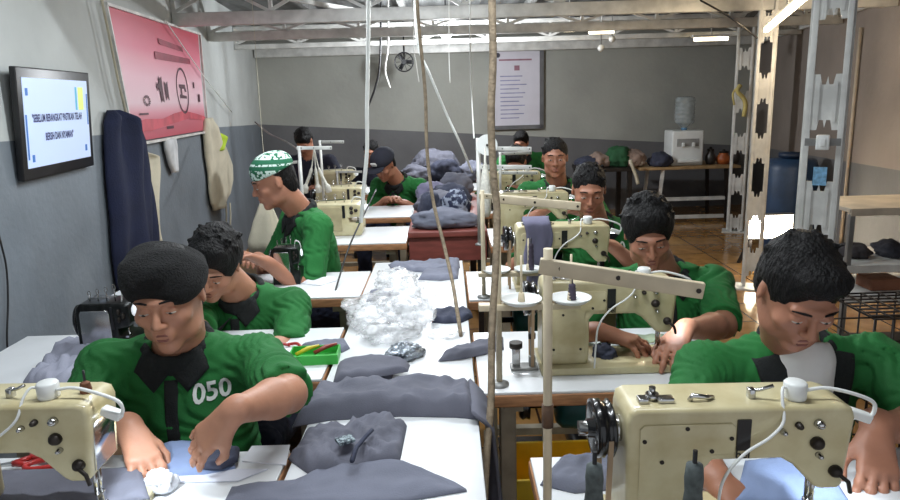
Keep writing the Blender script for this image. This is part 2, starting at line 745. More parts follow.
def column(x, y, w, label, n, phase):
    t = thing('steel_column', label, 'column', (x, y, 0), -math.atan2(x, y), 'steel lattice columns')
    hw = w / 2
    for sx in (-1, 1):
        mb = MB()
        mb.box((sx * (hw - 0.011), -0.05, ZC / 2 + 0.01), (0.022, 0.012, ZC - 0.02), bevel=0.002)
        mb.box((sx * (hw - 0.004), -0.01, ZC / 2 + 0.01), (0.006, 0.085, ZC - 0.02))
        mb.box((sx * (hw - 0.0040), 0.035, ZC / 2 + 0.01), (0.028, 0.008, ZC - 0.02))
        mb.build('post', M_STEEL, t)
    per = ZC / n
    for i in range(n + 1):
        c = per * (i + phase)
        z0, z1 = max(0.03, c - per * 0.21), min(ZC - 0.01, c + per * 0.21)
        if z1 - z0 < 0.06:
            continue
        q = hw - 0.021
        up = [(-q, z1 + 0.02), (-q * 0.55, z1 + 0.02), (-q * 0.4, z1 - 0.02), (-q * 0.12, z1 - 0.02), (0, z1 + 0.012),
              (q * 0.12, z1 - 0.02), (q * 0.4, z1 - 0.02), (q * 0.55, z1 + 0.02), (q, z1 + 0.02)]
        lo = [(a, z0 - (b - z1)) for a, b in up][::-1]
        up = [(a, min(b, ZC)) for a, b in up]
        lo = [(a, max(b, 0.012)) for a, b in lo]
        mb = MB().prism(up + lo, -0.052, -0.044)
        mb.box((-q * 0.62, -0.055, (z0 + z1) / 2), (0.012, 0.008, z1 - z0 - 0.02))
        mb.box((q * 0.62, -0.055, (z0 + z1) / 2), (0.012, 0.008, z1 - z0 - 0.02))
        mb.build('batten_plate', M_STEEL, t)
    MB().box((0, 0, 0.006), (w + 0.1, 0.2, 0.012)).build('base_plate', M_STEEL, t)
    return t


c3 = column(COLS[0][0], COLS[0][1], COLS[0][2], 'nearest white steel lattice column, with a switch box and a blue sticker', 5, 0.36)
c2 = column(COLS[1][0], COLS[1][1], COLS[1][2], 'middle white steel lattice column, beside the bright lamp on the floor', 5, 0.5)
c1 = column(COLS[2][0], COLS[2][1], COLS[2][2], 'farthest white steel lattice column, standing near the water dispenser table', 5, 0.2)
c3r = Matrix.Rotation(c3.rotation_euler.z, 3, 'Z')


def on_c3(px_, py_, off):
    p = at(px_, py_, Y=2.83)
    return c3.location + c3r @ Vector((0.0, off, 0)) + Vector((0, 0, p.z))


sw = thing('switch_box', 'small white switch box screwed to the nearest lattice column', 'switch', on_c3(824, 150, -0.064), c3.rotation_euler.z)
MB().box((0, -0.008, 0.03), (0.05, 0.03, 0.06), bevel=0.006).build('housing', M_WHITE, sw)
MB().box((0, -0.024, 0.03), (0.02, 0.008, 0.03), bevel=0.002).build('rocker', M_WHITE, sw)
MB().box((0, 0.010, 0.03), (0.13, 0.006, 0.03)).build('mounting_strap', M_STEEL_D, sw)
o = tag(MB().box((0, 0, 0.03), (0.05, 0.002, 0.075)).build('sticker', mat('blue_sticker', (120, 170, 205), 0.5, var=0.2, scale=60)),
        'pale blue sticker stuck on the nearest lattice column', 'sticker')
o.location = on_c3(823, 184, -0.0605)
o.rotation_euler.z = c3.rotation_euler.z
# yellow cloth strip knotted on the far column
p = at(740, 105, Y=7.3)
mb = MB()
pts = spline([(0.0, 0, 0.20), (-0.03, -0.01, 0.14), (0.03, -0.015, 0.07), (0.06, -0.01, 0.0), (0.05, -0.01, -0.12)], 6)
mb.tube(pts, 0.022, 8)
mb.tube(spline([(0.0, 0, 0.2), (-0.07, 0, 0.12), (-0.05, 0, 0.0)], 6), 0.010, 6)
o = mb.build('cloth_strip', mat('yellow_cloth', (206, 190, 120), 0.9))
o.location = (p.x, 7.32, p.z)
tag(o, 'yellowish cloth strip tied on the farthest lattice column', 'cloth')

# dark lattice girder running over the three columns
mb = MB()
a, b = Vector((COLS[0][0] - 0.35, 1.9, ZC + 0.04)), Vector((COLS[2][0] + 0.2, 8.0, ZC + 0.04))
mb.span(a, b, 0.05, 0.05)
mb.span(a + Vector((0, 0, 0.18)), b + Vector((0, 0, 0.18)), 0.05, 0.04)
trim(mb, M_DARK)
mb = MB()
n = 26
for i in range(n):
    p0, p1 = a.lerp(b, i / n), a.lerp(b, (i + 1) / n)
    zz = (0.02, 0.16)
    mb.span(p0 + Vector((0, 0, zz[i % 2])), p1 + Vector((0, 0, zz[1 - i % 2])), 0.02, 0.02)
trim(mb, M_STEEL)
# side bay: pale beams between the girder and the right wall
for i, (Y, z) in enumerate(((3.3, 2.20), (4.3, 2.22), (5.6, 2.20), (6.6, 2.22), (8.0, 2.14))):
    xg = a.x + (b.x - a.x) * (Y - a.y) / (b.y - a.y)
    mb = MB()
    mb.span((xg, Y, z), (rx(Y) - 0.02, Y + 0.1, z - 0.02), 0.05, 0.07)
    mb.span((xg, Y, z + 0.14), (rx(Y) - 0.02, Y + 0.1, z + 0.12), 0.04, 0.03)
    trim(mb, M_STEEL)
trim(MB().span((rx(3.2) - 0.03, 3.2, 2.16), (rx(8.9) - 0.03, 8.9, 2.12), 0.04, 0.12), M_STEEL)

# ---------------------------------------------------------------- lamps
M_TUBE = emit('cool_tube_light', (235, 244, 255), 6.0)
for i, (tx, ty, tp) in enumerate(TUBES):
    t = thing('tube_lamp', ['white fluorescent tube lamp under the roof nearest the front desks',
                            'white fluorescent tube lamp under the roof over the plastic bags on the middle table',
                            'white fluorescent tube lamp under the roof over the reddish brown table'][i],
              'ceiling light', (tx, ty, 2.25), 0, 'tube lamps along the middle aisle')
    MB().box((0, 0, 0.045), (1.25, 0.06, 0.05), bevel=0.006).build('housing', M_WHITE, t)
    MB().cyl((-0.6, 0, 0.005), (0.6, 0, 0.005), 0.013, n=12).build('tube', M_TUBE, t)
    MB().cyl((-0.4, 0, 0.07), (-0.4, 0, 0.17), 0.005).cyl((0.4, 0, 0.07), (0.4, 0, 0.17), 0.005).build('hanger', M_STEEL_D, t)

p = at(446, 34, Y=6.75)
BULB = p.copy()
t = thing('led_bulb', 'glaring white bulb hanging below the roof girders over the aisle', 'light bulb', (p.x, p.y, p.z))
MB().lathe([(0.0, -0.05), (0.028, -0.042), (0.045, -0.02), (0.05, 0.005), (0.042, 0.03), (0.026, 0.055)]).build('glass', emit('bulb_glow', (240, 246, 255), 60), t)
MB().lathe([(0.026, 0.055), (0.028, 0.08), (0.016, 0.10), (0.014, 0.14)]).build('socket', M_WHITE, t)
MB().cyl((0, 0, 0.14), (0, 0, HROOF - p.z - 0.01), 0.005).build('cord', M_BLACK, t)
# point light of the bulb, set just below its glass
ld = bpy.data.lights.new('bulb_light', 'POINT')
ld.energy = 120
ld.color = (0.92, 0.96, 1.0)
ld.shadow_soft_size = 0.06
lo = bpy.data.objects.new('bulb_light', ld)
lo.location = (p.x, p.y - 0.02, p.z - 0.13)
COL.objects.link(lo)

M_WARM = emit('warm_strip_glow', (255, 238, 200), 5.0)  # warm bright slots under the roof, built as glowing strips
for (x0, x1, y0, Y, lab) in ((564, 575, 30, 7.0, 'tiny warm light strip under the roof, leftmost of the warm ones'),
                             (589, 614, 32, 7.0, 'short warm light strip under the roof, middle of the warm ones'),
                             (694, 728, 39, 7.3, 'longer warm light strip under the roof near the lattice columns')):
    a_, b_ = at(x0, y0 - 1, Y=Y), at(x1, y0 + 1, Y=Y)
    t = thing('light_strip', lab, 'ceiling light', (a_ + b_) / 2, 0, 'warm light strips under the roof')
    L = (b_ - a_).length
    MB().box((0, 0, 0), (L, 0.03, 0.035), bevel=0.006).build('diffuser', M_WARM, t)
    MB().box((0, 0, 0.03), (L + 0.03, 0.05, 0.024)).cyl((0, 0, 0.04), (0, 0, HROOF - a_.z - 0.01), 0.006).build('housing', M_STEEL, t)
for (xx, yy, lab) in ((612, 39, 'small pale round fitting hanging below the roof, higher of the two'), (601, 48, 'small pale round fitting hanging below the roof, lower of the two')):
    p = at(xx, yy, Y=7.2)
    t = thing('smoke_detector', lab, 'fitting', p, 0, 'round fittings under the roof')
    MB().ball((0, 0, 0), 0.035).build('dome', M_STEEL, t)
    MB().cyl((0, 0, 0.02), (0, 0, HROOF - p.z - 0.01), 0.006).build('rod', M_STEEL_D, t)
a_, b_ = at(766, 30, Y=4.75), at(800, 0, Y=3.9)
t = thing('side_tube_lamp', 'warm bright tube lamp slanting along the girder over the columns', 'ceiling light', (a_ + b_) / 2)
d = b_ - a_
MB().span(-d / 2, d / 2, 0.03, 0.03, bevel=0.006).build('tube', emit('warm_side_light', (255, 226, 170), 14), t)
MB().span(-d / 2 + Vector((0.03, 0, 0.03)), d / 2 + Vector((0.03, 0, 0.03)), 0.05, 0.03).cyl((0.03, 0, 0.03), (0.03, 0, HROOF - (a_.z + b_.z) / 2 - 0.01), 0.006).build('housing', M_STEEL, t)
ld = bpy.data.lights.new('side_lamp_light', 'POINT')
ld.energy = 26
ld.color = (1.0, 0.80, 0.55)
ld.shadow_soft_size = 0.08
lo = bpy.data.objects.new('side_lamp_light', ld)
lo.location = (a_ + b_) / 2 + Vector((0.12, 0, -0.12))
COL.objects.link(lo)

# ceiling fan-like black speaker hanging near the bulb
p = at(404, 62, Y=7.9)
t = thing('wall_fan', 'small dark fan hanging under the roof beam left of the bulb', 'fan', p)
mb = MB().torus((0, 0, 0), 0.10, 0.008, 'y')
mb.torus((0, 0.03, 0), 0.10, 0.005, 'y')
for k in range(10):
    aa = 2 * PI * k / 10
    mb.tube([(0.03 * math.cos(aa), -0.03, 0.03 * math.sin(aa)), (0.10 * math.cos(aa), 0, 0.10 * math.sin(aa))], 0.003, 5)
mb.build('guard', M_BLACK, t)
mb = MB()
for k in range(3):
    aa = 2 * PI * k / 3
    c, s = math.cos(aa), math.sin(aa)
    mb.box((0.05 * c, 0, 0.05 * s), (0.075, 0.006, 0.045), Matrix.Rotation(-aa, 3, 'Y') @ Matrix.Rotation(0.4, 3, 'X'), bevel=0.002)
mb.cyl((0, -0.015, 0), (0, 0.09, 0), 0.028).build('blades', M_BLACK, t)
MB().cyl((0, 0.07, 0), (0, 0.07, HROOF - p.z - 0.01), 0.009).build('rod', M_BLACK, t)

# ---------------------------------------------------------------- television on the left wall


def framed_quad(px, off):
    """corner points (top left, top right, bottom right, bottom left) on the left wall"""
    return [wall_hit(x, y, L1, L0, off) for x, y in px]


q = framed_quad([(4, 66), (81, 73), (90, 167), (20, 181)], 0.02)
cen = sum(q, Vector()) / 4
u = (L1 - L0).normalized()
W = ((q[1] - q[0]).dot(u) + (q[2] - q[3]).dot(u)) / 2
H = ((q[0] - q[3]).z + (q[1] - q[2]).z) / 2
rz = math.atan2(u.y, u.x)
tv = thing('television', 'black framed television on the left wall showing a pale text slide', 'television', cen - Vector((0, 0, H / 2)), rz)
ti = Matrix.Translation((0, -0.015, H / 2)) @ Matrix.Rotation(math.radians(4), 4, 'X')
sl = (W, H)
MB().box((0, 0, 0), (W, 0.024, H), bevel=0.005).xform(ti).build('frame', M_BLACK, tv)
sw_, sh_ = W - 0.075, H - 0.085
M_SCREEN = emit('lit_screen', (185, 202, 230), 0.40)
MB().box((0, -0.0125, 0.004), (sw_, 0.002, sh_)).xform(ti).build('screen', M_SCREEN, tv)
for c_, s_ in (((-sw_ / 2 + 0.012, -0.05), (0.012, sh_ * 0.5)), ((sw_ / 2 - 0.012, 0.05), (0.010, sh_ * 0.4)), ((-sw_ / 2 + 0.03, sh_ / 2 - 0.05), (0.02, 0.028)),
               ((sw_ / 2 - 0.05, -sh_ / 2 + 0.05), (0.02, 0.028)), ((-sw_ / 2 + 0.05, -sh_ / 2 + 0.04), (0.02, 0.028))):
    MB().box((c_[0], -0.0142, c_[1]), (s_[0], 0.001, s_[1])).xform(ti).build('blue_ornament', emit('screen_blue', (50, 105, 175), 0.4), tv)
MB().box((sw_ / 2 - 0.13, -0.0142, sh_ / 2 - 0.075), (0.018, 0.001, 0.10)).xform(ti).build('slide_logo', emit('screen_teal', (80, 160, 190), 0.5), tv)
MB().box((sw_ / 2 - 0.08, -0.0142, sh_ / 2 - 0.075), (0.055, 0.001, 0.10)).xform(ti).build('slide_logo', emit('screen_yellow', (205, 215, 120), 0.5), tv)
for k, (s, yy) in enumerate((('"SEBELUM BERANGKAT PASTIKAN TELAH', 0.02), ('BERSIH DAN NYAMAN"', -0.055))):
    me = text_mesh(s, 0.042, 0.62 * (1.0 if k == 0 else 1.0), 0.0012)
    me.transform(ti @ Matrix.Translation((-0.01, -0.0148, yy)) @ Matrix.Rotation(PI / 2, 4, 'X'))
    link_mesh('lettering', me, mat('screen_ink', (40, 45, 110), 0.6), tv)

# ---------------------------------------------------------------- red banner on the left wall
q = [wall_hit(x, y, L1, L0, 0.02) for x, y in ((107, 6), (198, 35), (206, 130), (134, 142))]
qn = Vector((u.y, -u.x, 0))
if qn.x < 0:
    qn = -qn


def Q(a, b, off=0.0):
    """a along the banner 0..1, b down it 0..1"""
    return (q[0] * (1 - a) + q[1] * a) * (1 - b) + (q[3] * (1 - a) + q[2] * a) * b + qn * off


def qpatch(mb, pts, off):
    n = len(pts)
    A = [Q(x, y, off) for x, y in pts]
    mb._add(A + [v - qn * 0.0008 for v in A], [tuple(range(n))] + [tuple(range(n, 2 * n))[::-1]] +
            [(i, n + i, n + (i + 1) % n, (i + 1) % n) for i in range(n)])


bn = thing('banner', 'red and pink printed banner hung on the left wall behind the coats', 'banner', (q[3] + q[2]) / 2)
mb = MB()
N = 24
V = []
F = []
for j in range(N + 1):
    for i in range(N + 1):
        a_, b_ = i / N, j / N
        V.append(Q(a_, b_, 0.0015 * math.sin(a_ * 9 + b_ * 4)))
for j in range(N):
    for i in range(N):
        k = j * (N + 1) + i
        F.append((k, k + 1, k + N + 2, k + N + 1))
mb._add(V, F, True)
M_BAN = bpy.data.materials.new('banner_print')
M_BAN.use_nodes = True
nt = M_BAN.node_tree
bs = nt.nodes['Principled BSDF']
bs.inputs['Roughness'].default_value = 0.4
tc = nt.nodes.new('ShaderNodeTexCoord')
sp = nt.nodes.new('ShaderNodeSeparateXYZ')
mpb = nt.nodes.new('ShaderNodeMapping')
mpb.inputs['Scale'].default_value = (1, 1, 1.18)
mpb.inputs['Location'].default_value = (0, 0, 0.02)
nt.links.new(tc.outputs['Object'], mpb.inputs[0])
nt.links.new(mpb.outputs[0], sp.inputs[0])
rp = nt.nodes.new('ShaderNodeValToRGB')
cr = rp.color_ramp
cr.elements[0].position = 0.0
cr.elements[0].color = srgb(196, 84, 100)
cr.elements[1].position = 1.0
cr.elements[1].color = srgb(200, 84, 100)
for pos, c in ((0.14, (205, 110, 125)), (0.20, (226, 150, 166)), (0.28, (240, 206, 216)), (0.46, (240, 190, 204)), (0.66, (222, 122, 144)), (0.85, (200, 84, 102))):
    e = cr.elements.new(pos)
    e.color = srgb(*c)
nt.links.new(sp.outputs[2], rp.inputs[0])
nt.links.new(rp.outputs[0], bs.inputs['Base Color'])
mb.build('sheet', M_BAN, bn, True)
M_INK = mat('banner_ink', (84, 40, 56), 0.5)
M_INKR = mat('banner_wave_red', (205, 86, 100), 0.5)
M_RIMW = mat('white_rim', (222, 220, 216), 0.5)
mb = MB()
qpatch(mb, [(0, 0.86), (0.15, 0.83), (0.35, 0.84), (0.5, 0.80), (0.65, 0.78), (0.85, 0.82), (1, 0.86), (1, 0.90), (0.7, 0.86), (0.4, 0.90), (0.2, 0.93), (0, 0.93)], 0.0040)
mb.build('wave_print', M_INKR, bn, True)
mb = MB()
qpatch(mb, [(0.42, 0.14), (0.72, 0.17), (0.73, 0.215), (0.43, 0.19)], 0.0040)
qpatch(mb, [(0.36, 0.26), (0.82, 0.27), (0.82, 0.325), (0.36, 0.325)], 0.0040)
mb.build('heading_lines', mat('banner_ink_soft', (150, 56, 76), 0.5), bn, True)
mb = MB()
for k in range(28):
    t0, t1 = 2 * PI * k / 28, 2 * PI * (k + 1) / 28
    P_ = []
    for (t_, rr) in ((t0, 1), (t1, 1), (t1, 0.90), (t0, 0.90)):
        P_.append((0.66 + 0.085 * rr * math.cos(t_), 0.59 + 0.22 * rr * math.sin(t_)))
    qpatch(mb, P_, 0.0046)
mb.build('emblem_ring', M_INK, bn, True)
mb = MB()
qpatch(mb, [(0.615, 0.53), (0.70, 0.53), (0.70, 0.555), (0.715, 0.60), (0.69, 0.60), (0.685, 0.57), (0.65, 0.57), (0.65, 0.63), (0.71, 0.64), (0.71, 0.665), (0.615, 0.66), (0.615, 0.63), (0.63, 0.62), (0.63, 0.57), (0.615, 0.56)], 0.0046)
mb.build('machine_emblem', M_INK, bn, True)
for (x_, w_, a_, b_) in ((0.36, 0.035, 0.47, 0.70), (0.42, 0.04, 0.51, 0.68), (0.33, 0.03, 0.52, 0.60)):
    mb = MB()
    qpatch(mb, [(x_, a_), (x_ + w_ / 2, a_ + 0.03), (x_ + w_, a_), (x_ + w_, b_), (x_ + w_ / 2, b_ - 0.03), (x_, b_)], 0.0046)
    mb.build('print_mark', M_INK, bn, True)
for (x_, w_, a_, b_) in ((0.83, 0.02, 0.50, 0.56), (0.90, 0.03, 0.62, 0.70), (0.10, 0.09, 0.78, 0.795), (0.38, 0.09, 0.91, 0.935)):
    mb = MB()
    qpatch(mb, [(x_, a_), (x_ + w_, a_), (x_ + w_, b_), (x_, b_)], 0.0046)
    mb.build('print_mark', M_INK, bn, True)
mb = MB()
for k in range(12):
    t0 = 2 * PI * k / 12
    qpatch(mb, [(0.2 + 0.035 * math.cos(t0), 0.68 + 0.045 * math.sin(t0)), (0.2 + 0.035 * math.cos(t0 + .35), 0.68 + 0.045 * math.sin(t0 + .35)),
                (0.2 + 0.02 * math.cos(t0 + .35), 0.68 + 0.025 * math.sin(t0 + .35)), (0.2 + 0.02 * math.cos(t0), 0.68 + 0.025 * math.sin(t0))], 0.0046)
mb.build('gear_emblem', M_INK, bn, True)
mb = MB()
for a_, b_, c_, d_ in ((-0.02, 0, -0.02, 1.04), (-0.02, 1.02, 1.02, 1.02), (1.01, 0, 1.01, 1.04), (-0.02, -0.01, 1.02, -0.01)):
    mb.span(Q(a_, b_, 0.01), Q(c_, d_, 0.01), 0.016, 0.016)
mb.build('batten_frame', M_RIMW, bn, True)

# framed notice on the back wall
a_ = wall_hit(490, 49, B1, L1, 0.03)
b_ = wall_hit(543, 128, B1, L1, 0.03)
w_, h_ = b_.x - a_.x, a_.z - b_.z
nb_ = thing('notice_board', 'tall white printed notice in a grey frame on the back wall', 'notice board', ((a_.x + b_.x) / 2, a_.y, b_.z), math.atan2(0.4, 6.32))
mb = MB()
mb.box((-w_ / 2 + 0.02, 0, h_ / 2), (0.05, 0.03, h_)).box((w_ / 2 - 0.02, 0, h_ / 2), (0.05, 0.03, h_))
mb.box((0, 0, 0.02), (w_, 0.03, 0.05)).box((0, 0, h_ - 0.015), (w_, 0.03, 0.03)).build('frame', mat('board_frame', (98, 98, 100), 0.5), nb_)
MB().box((0, 0.005, h_ / 2), (w_ - 0.05, 0.012, h_ - 0.06)).build('sheet', mat('notice_paper', (205, 202, 212), 0.5, var=0.02), nb_)
mb = MB()
mb.box((-w_ * 0.03, -0.0025, h_ * 0.86), (w_ * 0.62, 0.001, 0.02))
mb.box((0, -0.0025, h_ * 0.76), (w_ * 0.10, 0.001, 0.06))
mb.build('notice_heading', mat('notice_red', (150, 105, 120), 0.6), nb_)
mb = MB()
for k in range(11):
    ww = w_ * (0.34 + 0.25 * random.random())
    mb.box((-w_ * 0.32 + ww / 2, -0.0025, h_ * (0.66 - 0.052 * k)), (ww, 0.001, 0.013))
mb.build('notice_text', mat('notice_ink', (140, 140, 175), 0.6), nb_)
mb = MB().cyl((-w_ * 0.36, -0.003, h_ * 0.92), (-w_ * 0.36, -0.001, h_ * 0.92), 0.03)
mb.build('notice_emblem', mat('notice_dark', (60, 60, 75), 0.6), nb_)
# ---------------------------------------------------------------- furniture and machines
M_LAM = mat('white_laminate', (226, 228, 230), 0.3, var=0.03, scale=6, coat=0.2)
M_EDGE = mat('brown_plywood_edge', (168, 120, 82), 0.6, var=0.15, scale=20, stretch=(1, 1, 6))
M_LEG = mat('beige_frame_steel', (168, 158, 138), 0.5, 0.2, var=0.12, scale=12)
M_MACH = mat('cream_machine_enamel', (206, 196, 158), 0.35, var=0.05, scale=14, coat=0.2, rgb2=(186, 172, 130), thr=(0.3, 0.6))
M_MACH_D = mat('dark_cream_enamel', (176, 164, 128), 0.45, var=0.08, scale=14)  # darker cream for the overlock cover plates
M_BLK = mat('black_enamel', (22, 22, 24), 0.25, 0.3, var=0.1, scale=20, coat=0.4)
M_TEAL = mat('teal_motor_paint', (28, 92, 92), 0.45, 0.2, var=0.15, scale=14)
M_BELT = mat('leather_belt', (176, 150, 120), 0.8)
M_STAND = mat('cream_stand_paint', (206, 192, 164), 0.5, var=0.08, scale=16)
M_RUST = mat('rusty_brown', (96, 72, 54), 0.7, var=0.3, scale=30)
TZ = 0.77


def make_machine():
    """lockstitch machine; x runs along the arm to the needle, -y is its back, z = 0 the table top"""
    t = thing('sewing_machine', 'x', 'sewing machine')
    MB().prism([(-0.005, 0.002), (0.445, 0.002), (0.445, 0.026), (-0.005, 0.026)], -0.01, 0.165, bevel=0.004).build('bed', M_MACH, t)
    out = [(0.0, 0.026), (0.135, 0.026), (0.142, 0.05), (0.142, 0.175), (0.155, 0.192), (0.278, 0.192), (0.30, 0.178), (0.34, 0.132),
           (0.352, 0.126), (0.384, 0.126), (0.392, 0.135), (0.404, 0.272), (0.398, 0.290), (0.380, 0.296), (0.018, 0.300), (0.004, 0.292), (0.0, 0.27)]
    MB().prism(out, 0.018, 0.128, bevel=0.010, seg=3).build('body', M_MACH, t)
    # raised back plate with its groove
    pl = MB().prism([(0.022, 0.05), (0.205, 0.20), (0.205, 0.262), (0.197, 0.270), (0.030, 0.270), (0.022, 0.262)], 0.013, 0.019)
    pl = MB()
    pl.prism([(0.022, 0.066), (0.128, 0.066), (0.128, 0.20), (0.132, 0.206), (0.186, 0.206), (0.192, 0.212), (0.192, 0.262), (0.184, 0.270), (0.030, 0.270), (0.022, 0.262)], 0.0145, 0.019, bevel=0.002)
    pp = pl.build('back_cover', M_MACH, t)
    for (x, z) in ((0.030, 0.238), (0.105, 0.262), (0.184, 0.240), (0.062, 0.195), (0.115, 0.08), (0.034, 0.08), (0.150, 0.215)):
        MB().cyl((x, 0.0125, z), (x, 0.016, z), 0.004, n=10).build('screw', M_DARK, pp)
    MB().box((0.206, 0.0165, 0.245), (0.024, 0.004, 0.062)).build('badge', M_BLACK, t)
    me = text_mesh('bel', 0.022, 1.0, 0.0006)
    me.transform(Matrix.Translation((0.206, 0.0155, 0.205)) @ Matrix.Rotation(PI / 2, 4, 'X'))
    link_mesh('lettering', me, M_BLACK, t)
    # tension discs and screws on the head
    for (x, z, r, m, nm) in ((0.302, 0.262, 0.0065, M_DARK, 'screw'), (0.338, 0.264, 0.009, M_CHROME, 'tension_disc'),
                             (0.337, 0.225, 0.0125, M_DARK, 'tension_dial'), (0.342, 0.200, 0.006, M_CHROME, 'screw'),
                             (0.275, 0.250, 0.006, M_CHROME, 'screw'), (0.374, 0.166, 0.012, M_DARK, 'lifter_knob')):
        MB().lathe([(r, 0.0), (r, -0.006), (r * 0.7, -0.012), (r * 0.35, -0.014)], (x, 0.018, z), 14, 'y').build(nm, m, t)
    MB().tube([(0.374, 0.008, 0.166), (0.392, 0.004, 0.15), (0.397, 0.004, 0.128)], 0.004, 8).build('lifter_lever', M_DARK, t)
    # face plate, needle bar, presser foot
    MB().prism([(0.387, 0.14), (0.397, 0.27), (0.403, 0.27), (0.396, 0.14)], 0.034, 0.112, bevel=0.002).build('face_plate', M_CHROME, t)
    MB().cyl((0.368, 0.07, 0.128), (0.368, 0.07, 0.062), 0.0045, n=10).cyl((0.368, 0.07, 0.062), (0.368, 0.07, 0.03), 0.0012, n=6).build('needle_bar', M_CHROME, t)
    MB().cyl((0.368, 0.086, 0.128), (0.368, 0.086, 0.05), 0.005, n=10).box((0.368, 0.076, 0.032), (0.014, 0.036, 0.006)).box((0.368, 0.086, 0.045), (0.012, 0.012, 0.03), bevel=0.002).build('presser_foot', M_CHROME, t)
    MB().box((0.368, 0.075, 0.0272), (0.05, 0.07, 0.002), bevel=0.0005).build('needle_plate', M_CHROME, t)
    # top: bobbin winder, thread guides
    MB().cyl((0.055, 0.06, 0.30), (0.055, 0.06, 0.312), 0.012, n=12).cyl((0.055, 0.06, 0.312), (0.055, 0.06, 0.325), 0.006).build('bobbin_winder', M_CHROME, t)
    MB().box((0.075, 0.05, 0.304), (0.03, 0.02, 0.01), bevel=0.002).box((0.035, 0.05, 0.304), (0.018, 0.02, 0.012), bevel=0.002).build('thread_guide', M_CHROME, t)
    MB().tube([(0.12, 0.05, 0.30), (0.125, 0.05, 0.31), (0.15, 0.05, 0.306), (0.165, 0.06, 0.30)], 0.005, 8).build('thread_hook', M_CHROME, t)
    MB().box((0.235, 0.06, 0.306), (0.012, 0.016, 0.022), bevel=0.003).tube([(0.232, 0.06, 0.312), (0.25, 0.055, 0.316), (0.27, 0.05, 0.326)], 0.0035, 6).build('lifting_latch', M_CHROME, t)
    # handwheel with shaft and cover
    wh = MB().lathe([(0.0, -0.060), (0.018, -0.060), (0.02, -0.048), (0.036, -0.044), (0.048, -0.050), (0.056, -0.050), (0.056, -0.034), (0.050, -0.030),
                     (0.050, -0.022), (0.056, -0.018), (0.046, -0.012), (0.02, -0.010), (0.0, -0.010)], (0, 0.074, 0.235), 30, 'x').build('handwheel', M_BLK, t)
    MB().cyl((-0.075, 0.074, 0.235), (0.002, 0.074, 0.235), 0.014).cyl((-0.012, 0.074, 0.235), (0.002, 0.074, 0.235), 0.026).build('hub', M_CHROME, wh)
    mb = MB()
    for dy in (-0.048, 0.048):
        mb.span((-0.026, 0.074 + dy, 0.235), (-0.026, 0.074 + dy * 0.55, 0.001), 0.009, 0.006, up=(0, 1, 0))
    mb.build('belt', M_BELT, t)
    # clip-on work lamp: white box, cable and glowing tip
    MB().lathe([(0.0, 0.0), (0.019, 0.0), (0.020, 0.004), (0.020, 0.030), (0.017, 0.034), (0.0, 0.034)], (0.312, 0.055, 0.297), 20).build('lamp_box', M_WHITE, t)
    MB().tube(spline([(0.295, 0.05, 0.320), (0.284, 0.045, 0.322), (0.277, 0.03, 0.305), (0.272, 0.012, 0.272), (0.245, 0.004, 0.245), (0.20, 0.0, 0.215),
                      (0.165, -0.004, 0.165), (0.155, -0.012, 0.10), (0.15, -0.02, 0.03)], 6), 0.0028, 8).build('lamp_cable', M_WHITE, t)
    MB().tube(spline([(0.330, 0.05, 0.315), (0.365, 0.05, 0.318), (0.41, 0.045, 0.308), (0.448, 0.045, 0.290), (0.455, 0.048, 0.268), (0.446, 0.05, 0.250)], 6), 0.0036, 8).build('lamp_neck', M_WHITE, t)
    ltip = MB().span((0.450, 0.05, 0.252), (0.412, 0.055, 0.266), 0.020, 0.018, bevel=0.004).build('lamp_head', M_WHITE, t)
    MB().box((0.424, 0.062, 0.250), (0.018, 0.012, 0.004)).build('lamp_tip', emit('work_lamp_glow', (235, 245, 255), 9), ltip)
    return t


def make_overlock(name, body, dark):
    t = thing(name, 'x', 'sewing machine')
    MB().prism([(0, 0.0), (0.30, 0.0), (0.31, 0.02), (0.31, 0.07), (0.24, 0.075), (0.235, 0.10), (0.30, 0.105), (0.315, 0.12), (0.31, 0.165), (0.285, 0.178),
                (0.03, 0.182), (0.006, 0.17), (0.0, 0.15)], 0.0, 0.17, bevel=0.010, seg=3).build('body', body, t)
    MB().prism([(0.025, 0.03), (0.20, 0.03), (0.20, 0.15), (0.19, 0.16), (0.035, 0.16), (0.025, 0.15)], -0.005, 0.002, bevel=0.002).build('cover_plate', dark, t)
    MB().box((0.212, -0.002, 0.135), (0.016, 0.006, 0.07), bevel=0.002).build('badge', M_BLACK, t)
    for i, (x, z) in enumerate(((0.255, 0.155), (0.255, 0.13), (0.28, 0.142))):
        MB().lathe([(0.010, 0.0), (0.010, -0.008), (0.006, -0.016)], (x, 0.0, z), 12, 'y').build('tension_dial', M_DARK, t)
    MB().lathe([(0.0, -0.045), (0.045, -0.045), (0.052, -0.035), (0.052, -0.02), (0.03, -0.01), (0.0, -0.01)], (0, 0.08, 0.115), 24, 'x').build('handwheel', M_BLK, t)
    mb = MB()
    for k in range(4):
        x = 0.06 + 0.05 * k
        mb.cyl((x, 0.06, 0.178), (x, 0.06, 0.20 + 0.006 * k), 0.004, n=8)
        mb.torus((x, 0.06, 0.205 + 0.006 * k), 0.008, 0.002, 'y', 12, 5)
    mb.span((0.05, 0.06, 0.19), (0.22, 0.06, 0.195), 0.006, 0.006).build('thread_guide', M_CHROME, t)
    MB().cyl((0.285, 0.03, 0.10), (0.285, 0.03, 0.078), 0.005).box((0.285, 0.025, 0.074), (0.02, 0.04, 0.006)).build('presser_foot', M_CHROME, t)
    MB().tube(spline([(0.25, 0.05, 0.178), (0.27, 0.04, 0.21), (0.32, 0.03, 0.20), (0.335, 0.02, 0.165)], 5), 0.004, 6).build('lamp_neck', M_WHITE, t)
    MB().ball((0.335, 0.018, 0.155), (0.016, 0.012, 0.018)).build('lamp_tip', emit('small_lamp_glow', (240, 245, 250), 0.5), t)
    return t


